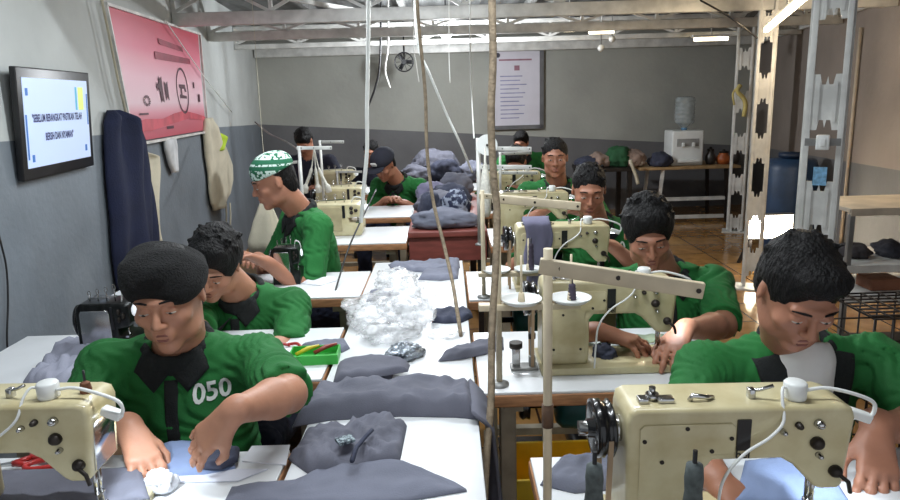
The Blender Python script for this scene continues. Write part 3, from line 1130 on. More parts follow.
def sewing_table(x0, x1, y0, y1, label, z=TZ, th=0.04, motor=True, lx_=None, group='white topped sewing tables'):
    t = thing('sewing_table', label, 'table', ((x0 + x1) / 2, (y0 + y1) / 2, 0), 0, group)
    cx, cy = (x0 + x1) / 2, (y0 + y1) / 2
    hx, hy = (x1 - x0) / 2, (y1 - y0) / 2
    MB().box((0, 0, z - 0.004), (2 * hx - 0.006, 2 * hy - 0.006, 0.008), bevel=0.002).build('tabletop', M_LAM, t)
    MB().box((0, 0, z - 0.008 - (th - 0.008) / 2), (2 * hx, 2 * hy, th - 0.008), bevel=0.003).build('edge', M_EDGE, t)
    for s in (-1, 1):
        x = s * (hx - 0.09)
        MB().box((x, 0, (z - th) / 2 + 0.02), (0.045, 0.06, z - th - 0.04), bevel=0.004).box((x, 0, z - th - 0.015), (0.05, 2 * hy - 0.08, 0.03)).box((x, 0, 0.02), (0.05, 2 * hy - 0.02, 0.04), bevel=0.004).build('leg', M_LEG, t)
    MB().box((0, 0, 0.14), (2 * hx - 0.18, 0.04, 0.03)).build('stretcher', M_LEG, t)
    if motor:
        mx = lx_ if lx_ is not None else -hx + 0.3
        m = MB().lathe([(0.0, -0.09), (0.055, -0.09), (0.07, -0.075), (0.075, -0.02), (0.075, 0.06), (0.06, 0.085), (0.0, 0.09)], (mx + 0.10, 0.06, z - th - 0.13), 22, 'x').build('motor', M_TEAL, t)
        MB().lathe([(0.0, -0.20), (0.035, -0.20), (0.045, -0.19), (0.04, -0.18), (0.045, -0.17), (0.012, -0.165), (0.012, -0.09)], (mx + 0.10, 0.06, z - th - 0.13), 20, 'x').build('pulley', M_BLK, m)
        MB().box((mx + 0.10, 0.06, z - th - 0.035), (0.08, 0.10, 0.06)).build('motor_bracket', M_DARK, t)
        MB().box((mx + 0.05, -0.02, 0.055), (0.22, 0.16, 0.012), Matrix.Rotation(0.25, 3, 'X'), bevel=0.003).build('pedal', M_DARK, t)
        MB().cyl((mx + 0.13, 0.02, 0.06), (mx + 0.13, 0.06, z - th - 0.18), 0.006, n=8).build('pedal_rod', M_STEEL_D, t)
    return t


def thread_stand(label, base, h, arms, trays=(), pole_r=0.0075, m=None, group='thread stands on the sewing tables', band=None):
    """pole standing on a table; arms = (height, dx, dy, dz, thickness); trays = (height, dx0, dx1, disc xs)"""
    m = m or M_STAND
    t = thing('thread_stand', label, 'thread stand', base, 0, group)
    MB().cyl((0, 0, 0.0), (0, 0, h), pole_r, n=14).build('pole', m, t)
    MB().lathe([(0.0, 0.0), (0.025, 0.0), (0.025, 0.006), (pole_r, 0.012)], n=16).build('foot', M_STEEL_D, t)
    for (z, dx, dy, dz, th) in arms:
        a = MB().span((-0.012, 0, z), (dx, dy, z + dz), th * 0.6, th, bevel=0.002).build('guide_arm', m, t)
        mb = MB()
        for k in (0.08, 0.45, 0.96):
            mb.cyl((dx * k, dy * k - th * 0.36, z + dz * k), (dx * k, dy * k - th * 0.2, z + dz * k), th * 0.16, n=8)
        mb.build('rivet', M_DARK, a)
    for (z, x0, x1, xs) in trays:
        MB().span((x0, 0, z), (x1, 0, z), 0.03, 0.016, bevel=0.002).build('tray_bar', m, t)
        for x in xs:
            dsc = MB().lathe([(0.0, 0.0), (0.040, 0.0), (0.050, 0.008), (0.052, 0.013), (0.049, 0.011), (0.038, 0.005), (0.0, 0.005)], (x, 0, z + 0.008), 28).build('spool_tray', M_WHITE, t)
            MB().cyl((x, 0, z + 0.012), (x, 0, z + 0.13), 0.003, n=8).cyl((x, 0, z + 0.012), (x, 0, z + 0.035), 0.010, 0.007, n=12).build('spool_pin', M_STAND, dsc)
    if band:
        MB().cyl((0, 0, band[0]), (0, 0, band[1]), pole_r + 0.002, n=14).build('tape_wrap', M_RUST, t)
    return t


def spool(base, r, h, m, label, group=None, name='thread_spool'):
    t = thing(name, label, 'thread spool', base, 0, group)
    c = MB()
    prof = [(0.0, 0.0), (r, 0.0)]
    k = 10
    for i in range(k + 1):
        prof.append((r * (1 - 0.25 * i / k) + (0.0008 if i % 2 else -0.0008), 0.004 + (h - 0.008) * i / k))
    prof += [(0.0, h)]
    c.lathe(prof, n=20).build('thread', m, t)
    MB().cyl((0, 0, 0.001), (0, 0, h + 0.018), r * 0.28, r * 0.2, n=12).build('core', M_BLACK, t)
    return t


# tables ---------------------------------------------------------------------------------------------
sewing_table(0.150, 1.25, 0.84, 1.32, 'white sewing table nearest on the right, carrying the large cream machine', lx_=0.0)
sewing_table(0.063, 0.76, 1.64, 2.11, 'white sewing table with brown edge, second in the right row, behind the front machine', lx_=-0.12)
sewing_table(0.063, 0.72, 2.47, 2.90, 'white sewing table third in the right row, under the machine with a purple cloth', lx_=-0.15)
sewing_table(0.205, 0.80, 3.42, 3.88, 'white sewing table fourth in the right row, beside the reddish brown table', lx_=-0.15)
sewing_table(0.205, 0.80, 4.42, 4.86, 'white sewing table fifth in the right row, behind the fourth', motor=False)
sewing_table(0.10, 0.85, 5.55, 6.0, 'white sewing table farthest in the right row', motor=False)
sewing_table(-1.38, -0.352, 0.86, 1.38, 'white sewing table in the left foreground holding papers and red scissors', lx_=-0.25)
sewing_table(-1.40, -0.352, 1.76, 2.20, 'white sewing table carrying the open green box', lx_=-0.2)
sewing_table(-1.35, -0.345, 2.56, 2.96, 'white sewing table in front of the man in a patterned cap', motor=False)
sewing_table(-1.05, -0.225, 3.58, 4.06, 'white sewing table behind the man in a patterned cap', z=0.765, motor=False)
sewing_table(-1.05, -0.225, 4.40, 4.88, 'white sewing table in front of the man in a dark brimmed cap', z=0.765, motor=False)
sewing_table(-1.05, -0.32, 5.55, 6.0, 'farthest white sewing table of the left row', z=0.765, motor=False)

# long packing table in the middle
t = thing('packing_table', 'long narrow white table in the middle aisle strewn with grey cloth pieces', 'table', (-0.143, 2.05, 0))
MB().box((0, 0, TZ - 0.010), (0.395, 2.12, 0.02), bevel=0.002).build('tabletop', M_LAM, t)
MB().box((0, 0, TZ - 0.032), (0.401, 2.13, 0.024)).build('rim', M_DARK, t)
for sx in (-1, 1):
    for yy in (-1.0, 0.0, 1.0):
        MB().box((sx * 0.175, yy, (TZ - 0.04) / 2), (0.03, 0.03, TZ - 0.044)).build('leg', M_DARK, t)
MB().box((0, 0, 0.25), (0.36, 2.05, 0.02)).build('shelf', M_EDGE, t)

# reddish brown table with its apron
M_RED = mat('reddish_brown_paint', (128, 66, 58), 0.5, var=0.12, scale=8, stretch=(1, 1, 5))
t = thing('side_table', 'reddish brown table at the far end of the middle table, heaped with fabric', 'table', (-0.01, 4.36, 0))
MB().box((0, 0, 0.795), (0.42, 1.5, 0.03), bevel=0.004).build('tabletop', M_RED, t)
MB().box((0, -0.72, 0.715), (0.41, 0.03, 0.13)).box((-0.19, 0, 0.715), (0.02, 1.42, 0.13)).box((0.19, 0, 0.715), (0.02, 1.42, 0.13)).build('apron', M_RED, t)
for sx in (-1, 1):
    for sy in (-1, 1):
        MB().box((sx * 0.18, sy * 0.69, 0.325), (0.045, 0.045, 0.65), bevel=0.003).build('leg', M_DARK, t)

# lockstitch machines ------------------------------------------------------------------------------------
mach = make_machine()
spots = [(0.268, 0.985, TZ, 1.0, 'large cream sewing machine nearest on the right, with a white lamp box'),
         (0.238, 1.745, TZ, 1.0, 'cream sewing machine on the second right table, partly behind a thread stand arm'),
         (0.250, 2.56, TZ, 1.0, 'cream sewing machine on the third right table with purple cloth over its pillar'),
         (0.255, 3.50, TZ, 1.0, 'cream sewing machine on the fourth right table, behind the second spool trays'),
         (0.245, 4.50, TZ, 1.0, 'cream sewing machine on the fifth right table, seen between thread stands'),
         (-0.968, 1.070, TZ, 1.0, 'cream sewing machine in the left foreground beside the red scissors')]
MACH = []
for i, (x, y, z, s, lab) in enumerate(spots):
    o = mach if i == 0 else copy_tree(mach)
    o.location = (x, y, z)
    o.scale = (0.88, 0.95, 0.83)
    tag(o, lab, 'sewing machine', 'cream lockstitch sewing machines')
    MACH.append(o)
    wl = bpy.data.lights.new('work_lamp_light', 'SPOT')
    wl.energy = (3.2, 2.2, 1.6, 1.2, 0.8, 3.2)[i]
    wl.color = (0.82, 0.92, 1.0)
    wl.spot_size = math.radians(100)
    wl.spot_blend = 0.8
    wl.shadow_soft_size = 0.012
    wo = bpy.data.objects.new('work_lamp_light', wl)
    wo.location = (x + 0.372, y + 0.075, z + 0.190)
    wo.rotation_euler = Vector((0.10, -0.35, 1.0)).to_track_quat('Z', 'Y').to_euler()
    COL.objects.link(wo)
ovl = make_overlock('overlock_machine', M_MACH, M_MACH_D)
for i, (px_, Y, z, lab) in enumerate(((322, 3.80, 0.765, 'nearest of the three cream overlock machines in the far left row'),
                                      (334, 4.52, 0.765, 'middle of the three cream overlock machines in the far left row'),
                                      (334, 5.60, 0.765, 'farthest of the three cream overlock machines in the left row'))):
    o = ovl if i == 0 else copy_tree(ovl)
    p = at(px_ - 18, 200, Y=Y)
    o.location = (p.x, Y, z)
    tag(o, lab, 'sewing machine', 'cream overlock machines in the far left row')
M_BMACH = mat('dark_machine_metal', (44, 46, 46), 0.3, 0.7, var=0.3, scale=25)
bl = make_overlock('overlock_machine', M_BMACH, M_CHROME)
p = at(88, 340, Y=2.0)
bl.location = (p.x, 1.95, TZ)
bl.scale = (0.50, 0.6, 0.95)
tag(bl, 'dark metal overlock machine standing left of the man in the black knit cap', 'sewing machine', 'dark overlock machines')
b2 = copy_tree(bl)
p = at(262, 272, Y=2.75)
b2.location = (p.x + 0.04, 2.76, TZ)
b2.scale = (0.36, 0.5, 0.85)
tag(b2, 'dark metal overlock machine below the face of the man in a patterned cap', 'sewing machine', 'dark overlock machines')

# thread stands --------------------------------------------------------------------------------------------
p = at(548, 257, Y=0.945)
thread_stand('cream thread stand nearest the camera, with one long arm over the front machine', (p.x, 0.945, TZ), p.z - TZ + 0.012,
             [(p.z - TZ - 0.012, 0.207, -0.03, -0.034, 0.022)], pole_r=0.0065, band=(0.255, 0.29))
p = at(497, 196, Y=1.69)
thread_stand('cream thread stand on the second right table with two white spool trays', (p.x, 1.69, TZ), p.z - TZ + 0.01,
             [(p.z - TZ - 0.006, 0.20, -0.02, -0.022, 0.020)],
             [(at(520, 306, Y=1.69).z - TZ, -0.05, 0.205, (0.058, 0.182))], pole_r=0.008)
p = at(478, 138, Y=3.44)
thread_stand('pale thread stand with a white reel and spool trays beside the reddish brown table', (p.x, 3.44, TZ), p.z - TZ,
             [(p.z - TZ - 0.05, 0.26, 0.0, -0.01, 0.02), (p.z - TZ - 0.14, 0.26, 0.0, -0.01, 0.022)],
             (), pole_r=0.011, m=M_STEEL)
p = at(487, 145, Y=3.40)
t = thing('thread_reel', 'round white reel at the top of the pale thread stand', 'reel', p)
MB().cyl((0, -0.008, 0), (0, 0.008, 0), 0.050, n=30).build('disc', M_WHITE, t)
MB().cyl((0, -0.016, 0), (0, 0.010, 0), 0.006, n=12).build('pin', M_DARK, t)
p = at(483, 240, Y=2.50)
thread_stand('cream thread stand on the third right table with a pair of white spool trays', (p.x, 2.50, TZ), 0.40,
             [(0.38, 0.20, 0.0, -0.02, 0.018)], [(at(500, 274, Y=2.5).z - TZ, -0.02, 0.20, (0.048, 0.165))], pole_r=0.008)
p = at(500, 152, Y=4.46)
thread_stand('cream thread stand on the fifth right table with two level arms', (p.x, 4.46, TZ), p.z - TZ,
             [(p.z - TZ - 0.01, 0.20, 0, 0.0, 0.02), (p.z - TZ - 0.13, 0.24, 0, -0.01, 0.02)], pole_r=0.008, m=M_STEEL)
for (px_, py_, Y, dx, lab) in ((299, 148, 3.66, 0.17, 'pale thread stand just right of the patterned cap'),
                              (320, 142, 4.45, 0.15, 'pale thread stand holding white hanks of thread in the left row'),
                              (299, 162, 4.60, -0.10, 'short pale thread stand behind the patterned cap'),
                              (337, 172, 5.58, 0.20, 'farthest pale thread stand of the left row')):
    p = at(px_, py_, Y=Y)
    zt = 0.765
    thread_stand(lab, (p.x, Y, zt), p.z - zt + 0.01, [(p.z - zt, dx, 0, -0.004, 0.018)], pole_r=0.008, m=M_STEEL)

# spools
M_GTH = mat('grey_green_thread', (84, 92, 92), 0.8, var=0.15, scale=90)
M_PTH = mat('dark_plum_thread', (66, 58, 74), 0.8, var=0.15, scale=90)
for (px_, py_, Y, lab) in ((594, 497, 0.93, 'dark grey thread spool standing by the handwheel of the front machine'),
                         (693, 497, 0.90, 'dark grey thread spool standing before the body of the front machine')):
    p = at(px_, py_, Y=Y)
    s = spool((p.x, Y, TZ), 0.0165, max(0.08, p.z - TZ + 0.055), M_GTH, lab, 'dark thread spools before the front machine')
p = at(572, 300, Y=1.69)
spool((p.x, 1.69, p.z + 0.0), 0.011, 0.045, M_PTH, 'plum thread spool on the right spool tray of the second table')
p = at(531, 262, Y=2.50)
spool((p.x, 2.50, at(500, 274, Y=2.5).z + 0.014), 0.012, 0.10, M_PTH, 'plum thread spool on the tray of the third table')
# hanks of white thread
M_HANK = mat('white_thread', (222, 220, 210), 0.9, var=0.08, scale=80, bump=0.3, bscale=200)
for (px_, pt, pb, Y, w, lab) in ((486, 163, 217, 3.36, 0.028, 'long white thread cone hanging at the pale thread stand'),
                               (317, 152, 192, 4.40, 0.075, 'white hank of thread hanging in the far left row')):
    a_, b_ = at(px_, pt, Y=Y), at(px_, pb, Y=Y)
    H_ = a_.z - b_.z
    t = thing('thread_hank', lab, 'thread', (b_.x, Y, b_.z))
    if w < 0.05:
        MB().lathe([(0.004, H_ + 0.07), (0.006, H_), (w * 0.6, H_ * 0.85), (w, H_ * 0.5), (w * 0.9, H_ * 0.1), (w * 0.5, 0.0)], n=16).build('thread', M_HANK, t)
    else:
        for sx in (-1, 0.15, 1):
            mb = MB()
            mb.tube(spline([(0, 0, H_ + 0.02), (sx * w * 0.35, -0.01, H_ * 0.55), (sx * w * 0.9, -0.01, H_ * 0.15), (sx * w, 0, 0.0)], 6), [0.004] * 6 + [0.010] * 6 + [0.02] * 7, 8)
            mb.build('strand', M_HANK, t)

# bobbin winder clamped to the second right table
p = at(524, 368, z=TZ)
t = thing('bobbin_winder', 'small metal bobbin winder with two posts on the second right table', 'bobbin winder', (p.x, p.y, TZ))
MB().box((0, 0, 0.004), (0.075, 0.045, 0.008), bevel=0.002).build('base', M_STEEL_D, t)
MB().box((-0.022, 0.0, 0.035), (0.022, 0.018, 0.055), bevel=0.003).build('bracket', M_CHROME, t)
MB().cyl((-0.022, 0, 0.06), (-0.022, 0, 0.075), 0.018, n=20).build('wheel', M_DARK, t)
MB().cyl((0.022, 0.0, 0.006), (0.022, 0.0, 0.115), 0.005, n=10).box((0.022, 0, 0.02), (0.018, 0.018, 0.03), bevel=0.003).build('post', M_STEEL_D, t)
MB().cyl((0.022, 0, 0.085), (0.022, 0, 0.10), 0.010, n=14).build('bobbin', M_DARK, t)
# ---------------------------------------------------------------- people
def skin(name, rgb):
    m = mat(name, rgb, 0.5, var=0.06, scale=12, bump=0.05, bscale=120)
    bs = m.node_tree.nodes['Principled BSDF']
    bs.inputs['Subsurface Weight'].default_value = 0.08
    bs.inputs['Subsurface Radius'].default_value = (0.012, 0.005, 0.003)
    bs.inputs['Subsurface Scale'].default_value = 0.5
    return m


M_SKIN = skin('brown_skin', (168, 116, 92))
M_SKIN_L = skin('light_brown_skin', (184, 132, 106))
M_GREEN = mat('green_polo_cloth', (24, 104, 44), 0.85, var=0.10, scale=5, bump=0.12, bscale=260, sheen=0.0)
M_COLLAR = mat('black_knit_collar', (22, 26, 26), 0.9, var=0.1, scale=60, bump=0.3, bscale=300)
M_HAIR = mat('black_hair', (13, 11, 12), 0.6, spec=0.25, var=0.3, scale=60, bump=0.6, bscale=150, stretch=(1, 1, 0.35))
M_KNIT = mat('black_wool_knit', (14, 14, 16), 0.95, var=0.3, scale=80, bump=0.8, bscale=220)
M_NAVY = mat('navy_trouser_cloth', (30, 36, 58), 0.9, var=0.12, scale=10, bump=0.15, bscale=200)
M_NAVYJ = mat('dark_navy_jacket', (24, 26, 44), 0.9, var=0.12, scale=10)
M_LIP = mat('lip', (140, 84, 74), 0.45)
M_EYE = mat('eye_white', (190, 180, 172), 0.3)
M_IRIS = mat('dark_iris', (28, 20, 18), 0.2)
M_PRINT = mat('white_shirt_print', (222, 226, 220), 0.7)
M_TEE = mat('white_undershirt', (222, 220, 216), 0.8, var=0.04)
M_STOOL = mat('dark_wood_stool', (92, 62, 44), 0.6, var=0.2, scale=14, stretch=(1, 1, 5))


def V3(a):
    return Vector(a)


def head_prims(c, R, s=1.0):
    def P(x, y, z):
        return Vector(c) + R @ Vector((x * s, y * s, z * s))
    k = 0.018 * s
    Rn = R
    p = [ell_(P(0, 0.014, 0.032), (0.076 * s, 0.094 * s, 0.086 * s), Rn, k),
         ell_(P(0, -0.028, -0.034), (0.060 * s, 0.062 * s, 0.082 * s), Rn, 0.03 * s),
         ell_(P(0, -0.068, -0.100), (0.026 * s, 0.022 * s, 0.018 * s), Rn, 0.022 * s)]
    for q in (-1, 1):
        p += [ell_(P(q * 0.043, -0.062, -0.022), (0.022 * s, 0.020 * s, 0.018 * s), Rn, 0.02 * s),
              ell_(P(q * 0.048, -0.022, -0.076), (0.017 * s, 0.03 * s, 0.022 * s), Rn, 0.022 * s),
              cap_(P(q * 0.008, -0.090, 0.026), P(q * 0.044, -0.078, 0.026), 0.010 * s, 0.008 * s, 0.014 * s)]
    for q in (-1, 1):
        p.append(ell_(P(q * 0.031, -0.102, 0.004), (0.017 * s, 0.014 * s, 0.012 * s), Rn, 0.012 * s, sub=True))
    for q in (-1, 1):
        p.append(ell_(P(q * 0.031, -0.080, 0.002), (0.0145 * s, 0.0125 * s, 0.0105 * s), Rn, 0.004 * s))
    p += [cap_(P(0, -0.088, 0.016), P(0, -0.110, -0.026), 0.0068 * s, 0.0105 * s, 0.010 * s),
          ell_(P(0.012, -0.098, -0.030), (0.0085 * s, 0.010 * s, 0.007 * s), Rn, 0.007 * s),
          ell_(P(-0.012, -0.098, -0.030), (0.0085 * s, 0.010 * s, 0.007 * s), Rn, 0.007 * s),
          ell_(P(0, -0.086, -0.058), (0.026 * s, 0.012 * s, 0.016 * s), Rn, 0.014 * s),
          cap_(P(-0.018, -0.090, -0.054), P(0.018, -0.090, -0.054), 0.0055 * s, 0.0055 * s, 0.006 * s),
          cap_(P(-0.015, -0.090, -0.068), P(0.015, -0.090, -0.068), 0.0062 * s, 0.0062 * s, 0.006 * s),
          cap_(P(-0.024, -0.1, -0.061), P(0.024, -0.1, -0.061), 0.0026 * s, 0.0026 * s, 0.004 * s, sub=True)]
    for q in (-1, 1):
        Re = R @ Matrix.Rotation(q * 0.35, 3, 'Z')
        p.append(ell_(P(q * 0.077, 0.010, -0.004), (0.007 * s, 0.016 * s, 0.027 * s), Re, 0.006 * s))
        p.append(ell_(P(q * 0.087, 0.004, 0.000), (0.005 * s, 0.009 * s, 0.016 * s), Re, 0.004 * s, sub=True))
    return p


def hand_prims(w, fwd, up, side, curl=0.5, spread=0.16, s=1.0, thumb=0.6, k=0.006):
    """w wrist; fwd along the palm; up = back of the hand; side = direction of the thumb"""
    w = V3(w)
    f = V3(fwd).normalized()
    u = V3(up)
    u = (u - f * u.dot(f)).normalized()
    x = f.cross(u).normalized()
    if x.dot(V3(side)) < 0:
        x = -x

    def P(a, b, c):
        return w + x * (a * s) + f * (b * s) + u * (c * s)
    pr = [cap_(P(0.0, -0.03, 0), P(0, 0.02, 0), 0.026 * s, 0.024 * s, 0.02, flat=(u, 1.25))]
    for i, a in enumerate((0.027, 0.009, -0.009, -0.026)):
        L = (0.082, 0.086, 0.082, 0.076)[i]
        pr.append(cap_(P(a * 0.6, 0.012, 0), P(a, L, -0.002), 0.0145 * s, 0.0120 * s, 0.012))
    for i, a in enumerate((0.028, 0.0095, -0.010, -0.028)):
        L = (0.072, 0.080, 0.073, 0.057)[i] * s
        base = P(a, (0.080, 0.085, 0.080, 0.072)[i], 0)
        ang = curl * (0.55 + 0.07 * i)
        dr = (f + x * (spread * (1.5 - i) * 0.5)).normalized()
        pt = base
        r = (0.0090, 0.0093, 0.0088, 0.0078)[i] * s
        for j, fr in enumerate((0.46, 0.30, 0.24)):
            d = (dr * math.cos(ang) - u * math.sin(ang))
            nx_ = pt + d * (L * fr)
            pr.append(cap_(pt, nx_, r, r * 0.92, k * 0.8))
            pr.append(ell_(nx_ if j < 2 else pt, (r * 1.06,) * 3, None, 0.003))
            pt = nx_
            r *= 0.92
            ang += curl * (0.75, 0.5, 0)[j]
    # thumb: leaves the side of the palm near its base
    b0, b1 = P(0.018, 0.018, -0.004), P(0.042, 0.048, -0.012)
    b2 = b1 + (f * 0.75 + x * (0.5 - 0.5 * curl * thumb) - u * (0.30 + 0.45 * curl * thumb)).normalized() * 0.030 * s
    b3 = b2 + (f * 0.9 - x * (0.05 + 0.3 * curl * thumb) - u * 0.30).normalized() * 0.026 * s
    pr += [cap_(b0, b1, 0.0165 * s, 0.0115 * s, 0.014), cap_(b1, b2, 0.0110 * s, 0.0100 * s, 0.006), cap_(b2, b3, 0.0100 * s, 0.0080 * s, 0.004)]
    return pr


def two_bone(a, c, L1_, L2_, pole):
    a, c = V3(a), V3(c)
    d = c - a
    L = min(d.length, (L1_ + L2_) * 0.995)
    dn = d.normalized()
    c = a + dn * L
    h = (L1_ ** 2 - L2_ ** 2 + L * L) / (2 * L)
    r = math.sqrt(max(L1_ ** 2 - h * h, 0.0))
    p = V3(pole)
    p = (p - dn * p.dot(dn)).normalized()
    return a + dn * h + p * r, c


def stool(x, y, h, label):
    t = thing('stool', label, 'stool', (x, y, 0), 0, 'wooden stools of the tailors')
    MB().box((0, 0, h - 0.018), (0.28, 0.22, 0.036), bevel=0.008).build('seat', M_STOOL, t)
    for sx in (-1, 1):
        for sy in (-1, 1):
            MB().span((sx * 0.10, sy * 0.07, h - 0.036), (sx * 0.13, sy * 0.09, 0.0), 0.03, 0.03).build('leg', M_STOOL, t)
    return t


def folds(amp, seed, dirs=((1, 0.25, 0.45), (-0.35, 0.8, 0.75), (0.55, -0.5, 0.9))):
    D = [np.array(d) for d in dirs]

    def f(P):
        w = np.sin(P @ D[1] * 52 + seed * 2.3) * 1.3 + np.sin(P @ D[0] * 31 + seed) * 1.2
        a = np.sin(P @ D[2] * 88 + w + seed * 1.9)
        b = np.sin(P @ D[0] * 120 + w * 1.4 + seed * 0.7)
        m = 0.5 + 0.5 * np.sin(P @ D[1] * 21 + seed * 5)
        return amp * (1 - 1.8 * np.abs(a) ** 0.8) * m + amp * 0.6 * (1 - 1.8 * np.abs(b)) * (1 - m)
    return f




def person(label, head, yaw=0, pitch=0.3, roll=0, nb=None, by=0.0, hip=None, wr=None, hands=None, res=0.006, shw=0.185,
           skin_m=None, hair='short', shirt_m=None, collar=True, sleeve=0.92, number=None, num_at=(0.09, 0.10), num_size=0.06,
           trousers=True, seat=0.36, fat=1.0, seed=1.0, tee=False, scale=1.0, poles=None, hs=0.90, elb=None, wf=None, stool_label=None):
    """head = centre of the head; by = which way the body faces; wr = wrist points (image left, image right)"""
    skin_m = skin_m or M_SKIN
    shirt_m = shirt_m or M_GREEN
    head = V3(head)
    R = rotm(yaw, pitch, roll)
    Rb = Matrix.Rotation(by, 3, 'Z')
    fw = Rb @ Vector((0, -1, 0))
    sd = Rb @ Vector((1, 0, 0))
    nb = V3(nb) if nb is not None else head - fw * 0.07 - Vector((0, 0, 0.165))
    if hip is None:
        hip = nb - fw * 0.10 - Vector((0, 0, 0.47))
        hip.z = seat + 0.09
    hip = V3(hip)
    root = thing('person', label, 'person', (hip.x, hip.y, 0))
    up = (nb - hip).normalized()
    ch_fw = (fw - up * fw.dot(up)).normalized()
    S = [nb - up * 0.055 - sd * shw, nb - up * 0.055 + sd * shw]
    chest = nb - up * 0.17 + ch_fw * 0.01
    belly = hip.lerp(nb, 0.38) + ch_fw * 0.02
    # arms
    arms = []
    if wr is None:
        wr = [nb + fw * 0.30 - sd * 0.16 - Vector((0, 0, 0.22)), nb + fw * 0.30 + sd * 0.16 - Vector((0, 0, 0.22))]
    for i in (0, 1):
        sg = (-1, 1)[i]
        pole = (poles[i] if poles and poles[i] is not None else sd * sg * 0.9 - fw * 0.35 - Vector((0, 0, 0.75)))
        e, w = two_bone(S[i], wr[i], 0.285 * scale, 0.245 * scale, pole)
        if elb and elb[i] is not None:
            e = V3(elb[i])
            e = S[i] + (e - S[i]).normalized() * min(max((e - S[i]).length, 0.20), 0.31)
            w = e + (V3(wr[i]) - e).normalized() * min(max((V3(wr[i]) - e).length, 0.17), 0.26)
        arms.append((S[i], e, w))
    pr = head_prims(head, R, hs)
    pr.append(cap_(head + R @ Vector((0, 0.022, -0.05)) * hs, nb - up * 0.02, 0.056, 0.060, 0.022))
    sh = 0.016
    pr += [cap_(hip, belly, 0.135 * fat - sh, 0.135 * fat - sh, 0.04, flat=(ch_fw, 1.3)),
           cap_(belly, chest, 0.135 * fat - sh, 0.145 - sh, 0.04, flat=(ch_fw, 1.35)),
           cap_(S[0] + sd * 0.02, S[1] - sd * 0.02, 0.058 - sh * 0.6, None, 0.04)]
    for i, (s_, e, w) in enumerate(arms):
        pr.append(cap_(s_, e, 0.050, 0.040, 0.02))
        fd = (w - e).normalized()
        pr.append(cap_(e, e.lerp(w, 0.3), 0.036, 0.040, 0.015))
        pr.append(cap_(e.lerp(w, 0.3), w, 0.040, 0.025, 0.015))
        hd = hands[i] if hands and hands[i] else {}
        f = V3(hd.get('f', fd + Vector((0, 0, -0.25))))
        pr += hand_prims(w + f.normalized() * 0.012, f, hd.get('u', Vector((0, 0, 1)) - f * 0.0), hd.get('side', sd * (1, -1)[i]),
                         hd.get('curl', 0.55), hd.get('spread', 0.16), s=hd.get('s', 1.0), thumb=hd.get('thumb', 0.6))
    me = sdf_mesh(pr, res)
    body = link_mesh('body', me, skin_m, root, True)
    # face details
    mb_e, mb_i = [], []
    for q in (-1, 1):
        c = head + R @ Vector((q * 0.031, -0.0855, 0.000)) * hs
        M4 = Matrix.Translation(c) @ R.to_4x4()
        e = MB().ball((0, 0, 0), (0.0125 * hs, 0.0075 * hs, 0.0035 * hs))
        e.xform(M4)
        eo = e.build('eye', M_EYE, root, True)
        ii = MB().ball((0, -0.0056 * hs, -0.001), (0.0055 * hs, 0.0026 * hs, 0.0036 * hs), 1)
        ii.xform(M4)
        ii.build('iris', M_IRIS, eo, True)
        br = MB().tube([head + R @ Vector(v) * hs for v in ((q * 0.014, -0.0975, 0.029), (q * 0.03, -0.0945, 0.032), (q * 0.050, -0.081, 0.027))],
                       [0.0022, 0.0030, 0.0015], 6)
        br.build('eyebrow', M_HAIR, root, True)
    mb = MB()
    for zz in (-0.054, -0.068):
        mb.tube([head + R @ Vector(v) * hs for v in ((-0.020, -0.0915, -0.060), (-0.008, -0.0962, zz), (0.008, -0.0962, zz), (0.020, -0.0915, -0.060))],
                [0.0015, 0.0035, 0.0035, 0.0015], 6)
    mb.build('lips', M_LIP, root, True)
    # hair

    def H(x, y, z):
        return head + R @ Vector((x, y, z)) * hs
    if hair:
        big = {'short': 0.0, 'full': 0.004, 'thick': 0.011, 'undercap': -0.004}[hair]
        def E(a, b, c):
            return (a * hs, b * hs, c * hs)
        hp = [ell_(H(0, 0.020, 0.038), E(0.081 + big, 0.098 + big, 0.091 + big), R, 0.02),
              ell_(H(0, 0.055, -0.02), E(0.068 + big * 0.5, 0.055, 0.07), R, 0.02)]
        if hair in ('full', 'thick'):
            hp.append(ell_(H(0.01, -0.052, 0.088), E(0.058, 0.040, 0.030 + big), R, 0.02))
        hp += [ell_(H(0, -0.105, -0.025), E(0.080, 0.062, 0.088), R, 0.012, sub=True),
               ell_(H(0, -0.06, -0.09), E(0.11, 0.085, 0.07), R, 0.012, sub=True),
               ell_(H(0.082, 0.006, -0.01), E(0.02, 0.026, 0.036), R, 0.008, sub=True),
               ell_(H(-0.082, 0.006, -0.01), E(0.02, 0.026, 0.036), R, 0.008, sub=True)]
        if hair != 'undercap':
            rr = random.Random(int(seed * 100))
            for _ in range(70 if hair == 'thick' else 26):
                a, b = rr.uniform(-PI, PI), rr.uniform(0.25, 1.45)
                d = Vector((math.cos(a) * math.cos(b), math.sin(a) * math.cos(b), math.sin(b)))
                q0 = H(0, 0.02, 0.038) + R @ Vector((d.x * (0.079 + big), d.y * (0.095 + big), d.z * (0.088 + big))) * hs
                tw = R @ Vector((rr.uniform(-1, 1), -0.6, rr.uniform(-0.2, 0.6)))
                if d.y < -0.6 and b < 0.7:
                    continue
                hp.append(cap_(q0 - tw * 0.012, q0 + tw * 0.018 + (R @ d) * 0.002, 0.007, 0.003, 0.006))
        me = sdf_mesh(hp, max(0.0045, res), wavy(170, 0.0018, seed), 0.0018)
        link_mesh('hair', me, M_HAIR, root, True)
    # shirt
    g = 0.0
